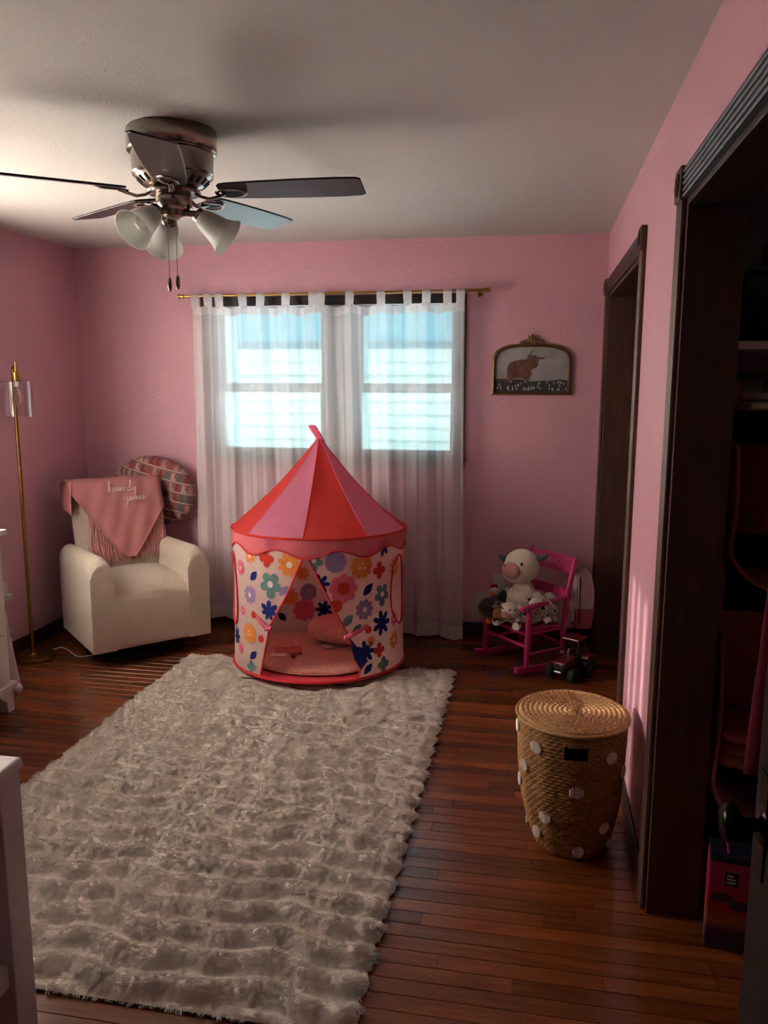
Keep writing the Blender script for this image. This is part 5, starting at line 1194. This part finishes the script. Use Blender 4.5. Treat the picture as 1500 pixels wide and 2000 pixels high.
def folded(name, label, cat, x, y, z, sx_, sy_, sz_, m_, rz=0.0, n=3):
    t = thing(name, label, cat, (x, y, z), rz)
    for k in range(n):
        h = sz_ / n
        def F(u, w, k=k): a = u * 2 * PI; c, s = math.cos(a), math.sin(a); q = 1 - .9 * max(0, abs(2 * w - 1) - .8) / .2 * .2; return (sx_ * (w - .5) , sy_ / 2 * q * math.copysign(abs(c) ** .5, c) + .006 * math.sin(w * 9 + k), h * (k + .5) + h * .5 * q * math.copysign(abs(s) ** .6, s))
        mm = MB().grid(F, 20, 14, cu=True); mm.f.append(tuple(i * 14 for i in range(20))); mm.f.append(tuple(i * 14 + 13 for i in range(20))[::-1]); mm.build('fold', m_, t, smooth=80)
    return t
M_DKC = cloth('dark_garment', (28, 22, 28), trans=0); M_REDC = cloth('red_patterned_cotton', (190, 60, 62), trans=.05, var=.3); M_PALEC = cloth('pale_garment', (200, 186, 172), trans=.05); M_PINKC = cloth('salmon_cotton', (206, 128, 120), trans=.05)
folded('folded_clothes', 'dark rumpled clothes heaped on top of the upper rose bin', 'clothes', .675, 2.60, 1.425, .20, .27, .09, M_DKC, .1, 2)
folded('folded_clothes', 'pale folded clothes on the dark heap just under the closet shelf', 'clothes', .680, 2.62, 1.518, .17, .22, .06, M_PALEC, .15, 2)
folded('folded_clothes', 'salmon folded clothes lying in the lower rose bin', 'clothes', .683, 2.60, .42, .18, .24, .13, M_PINKC, 0, 3)
# garments on hangers
def garment(label, x, y, m_, zb, wd, dp=.045):
    t = thing('hanging_garment', label, 'garment', (x, y, 0))
    def Ga(u, w):
        z = lerp(1.53, zb, w); a = u * 2 * PI; hw = pw(w, [(0, .02), (.04, wd * .75), (.12, wd), (1, wd * 1.12)]); k = 1 + .10 * math.sin(5 * a + 4 * w); return (hw * math.cos(a) * k, dp * (.5 + .6 * w) * math.sin(a) * k, z)
    MB().grid(Ga, 40, 18, cu=True).build('cloth', m_, t, smooth=180, solid=.003)
    MB().tube(smoothpath([(0, 0, 1.525), (0, 0, 1.575), (.0, .0, 1.60), (.0, .016, 1.618), (.0, .012, 1.632)]), .0022, 6).build('hanger_hook', M_NICKEL, t)
    return t
garment('red patterned garment hanging at the far end of the nearer closet', .77, 2.97, M_REDC, .93, .165)
jn = garment('dark denim garment hanging behind the lower rose bin', .725, 2.855, cloth('dark_denim', (30, 34, 48), trans=0, var=.2), .68, .120)
garment('maroon garment hanging closest to the doorway in the nearer closet', .760, 2.28, cloth('maroon_garment', (92, 26, 40), trans=0), .52, .130)
bx_ = thing('storage_box', 'low white box with a blue stripe on the closet floor', 'box', (.70, 2.90, 0))
MB().b2(-.12, .12, -.12, .12, 0, .30).build('box_body', M_BLK, bx_, bevel=.006); MB().b2(-.123, .123, -.123, .123, .30, .335).build('blue_band', mat('blue_plastic', (44, 66, 128), .5), bx_, bevel=.004)
MB().grid(lambda u, w: (lerp(-.11, .11, u), lerp(-.11, .11, w), .335 + .045 * math.sin(u * PI) * math.sin(w * PI) + .006 * math.sin(u * 30) * math.sin(w * 28)), 18, 18).build('contents', mat('pale_yellow_fleece', (206, 186, 130), .9, bump=.6, bscale=60), bx_, smooth=180)
# gift bag on the closet floor
g = G('printed_gift_bag'); v = g.coord('Object'); sp = g.new('SeparateXYZ'); g.l.new(v, sp.inputs[0]); zz = g.math('MULTIPLY', g.math('ADD', sp.outputs[2], g.math('MULTIPLY', g.noise(v, 14, 3), .05)), 1 / .30)
g.base(g.ramp(zz, [(.05, (52, 30, 48)), (.28, (66, 32, 50)), (.36, (150, 84, 40)), (.50, (150, 38, 48)), (.75, (146, 26, 60)), (.95, (156, 42, 80))])); g.set(Roughness=.35); M_GIFT = g.m
gb_ = thing('gift_bag', 'shiny pink and orange printed bag on the closet floor', 'bag', (.610, 2.262, 0), math.radians(-10))
MB().prism([(-.085, -.045), (.085, -.045), (.085, .045), (-.085, .045)], .270).build('bag_body', M_GIFT, gb_, bevel=.006)
MB().b2(-.083, .083, -.046, .046, .271, .292).build('bag_band', mat('navy_band', (22, 22, 44), .5), gb_, bevel=.003)
lg_ = MB().b2(-.040, -.006, -.0485, -.0455, .205, .245).build('logo_patch', M_BLK, gb_, bevel=.001)
for k in range(3): MB().b2(-.035, -.013 - .006 * (k == 2), -.0492, -.0484, .213 + .010 * k, .217 + .010 * k).build('logo_line', M_PLATE, lg_)
for k, (x_, z_, w_) in enumerate(((-.045, .165, .032), (.010, .148, .036))): MB().prism([(x_ - w_, z_ - .012), (x_ - w_ * .3, z_ - .018), (x_ + w_, z_ - .010), (x_ + w_ * .8, z_ + .010), (x_, z_ + .016), (x_ - w_ * .8, z_ + .006)], .0006, lambda a, b_, h: (a, -.0458 - h, b_)).build('printed_shape', mat('dusky_print', (66, 44, 70), .4), gb_)
MB().tube(smoothpath([(-.035, -.03, .290), (-.04, -.035, .36), (0, -.035, .385), (.04, -.035, .36), (.035, -.03, .290)]), .003, 6).build('bag_handle', mat('red_cord', (190, 30, 50), .6), gb_, smooth=60)

# ---------------------------------------------------------------- inside the farther closet: bookcase and boxes seen through the gap
bc_ = thing('bookcase', 'narrow pale bookcase inside the farther doorway', 'bookcase', (.86, 4.78, 0))
for s in (-1, 1): MB().b2(s * .25 - .009, s * .25 + .009, -.14, .14, 0, 1.65).build('side', M_SHELF, bc_, bevel=.001)
for k in range(5): MB().b2(-.241, .241, -.14, .14, .03 + k * .395, .048 + k * .395).build('shelf', M_SHELF, bc_, bevel=.001)
MB().b2(-.25, .25, .14, .146, 0, 1.65).build('back_panel', M_SHELF, bc_)
cols_ = [((150, 24, 32), 'red'), ((36, 40, 48), 'charcoal'), ((196, 186, 172), 'cream'), ((170, 140, 104), 'tan')]
for k, (c, nm) in enumerate(cols_):
    z0 = .049 + (3 - k) * .395 if k < 4 else 0
    t = thing('storage_carton', nm + ' carton on the bookcase inside the farther doorway, shelf %s' % ('top second third lowest'.split()[k]), 'box', (.745, 4.76, z0)); mt_ = mat(nm + '_carton', c, .6, var=.1)
    MB().b2(-.115, .115, -.11, .11, 0, .24).build('carton', mt_, t, bevel=.004); MB().b2(-.118, .118, -.113, .113, .215, .262).build('carton_lid', mt_, t, bevel=.003)
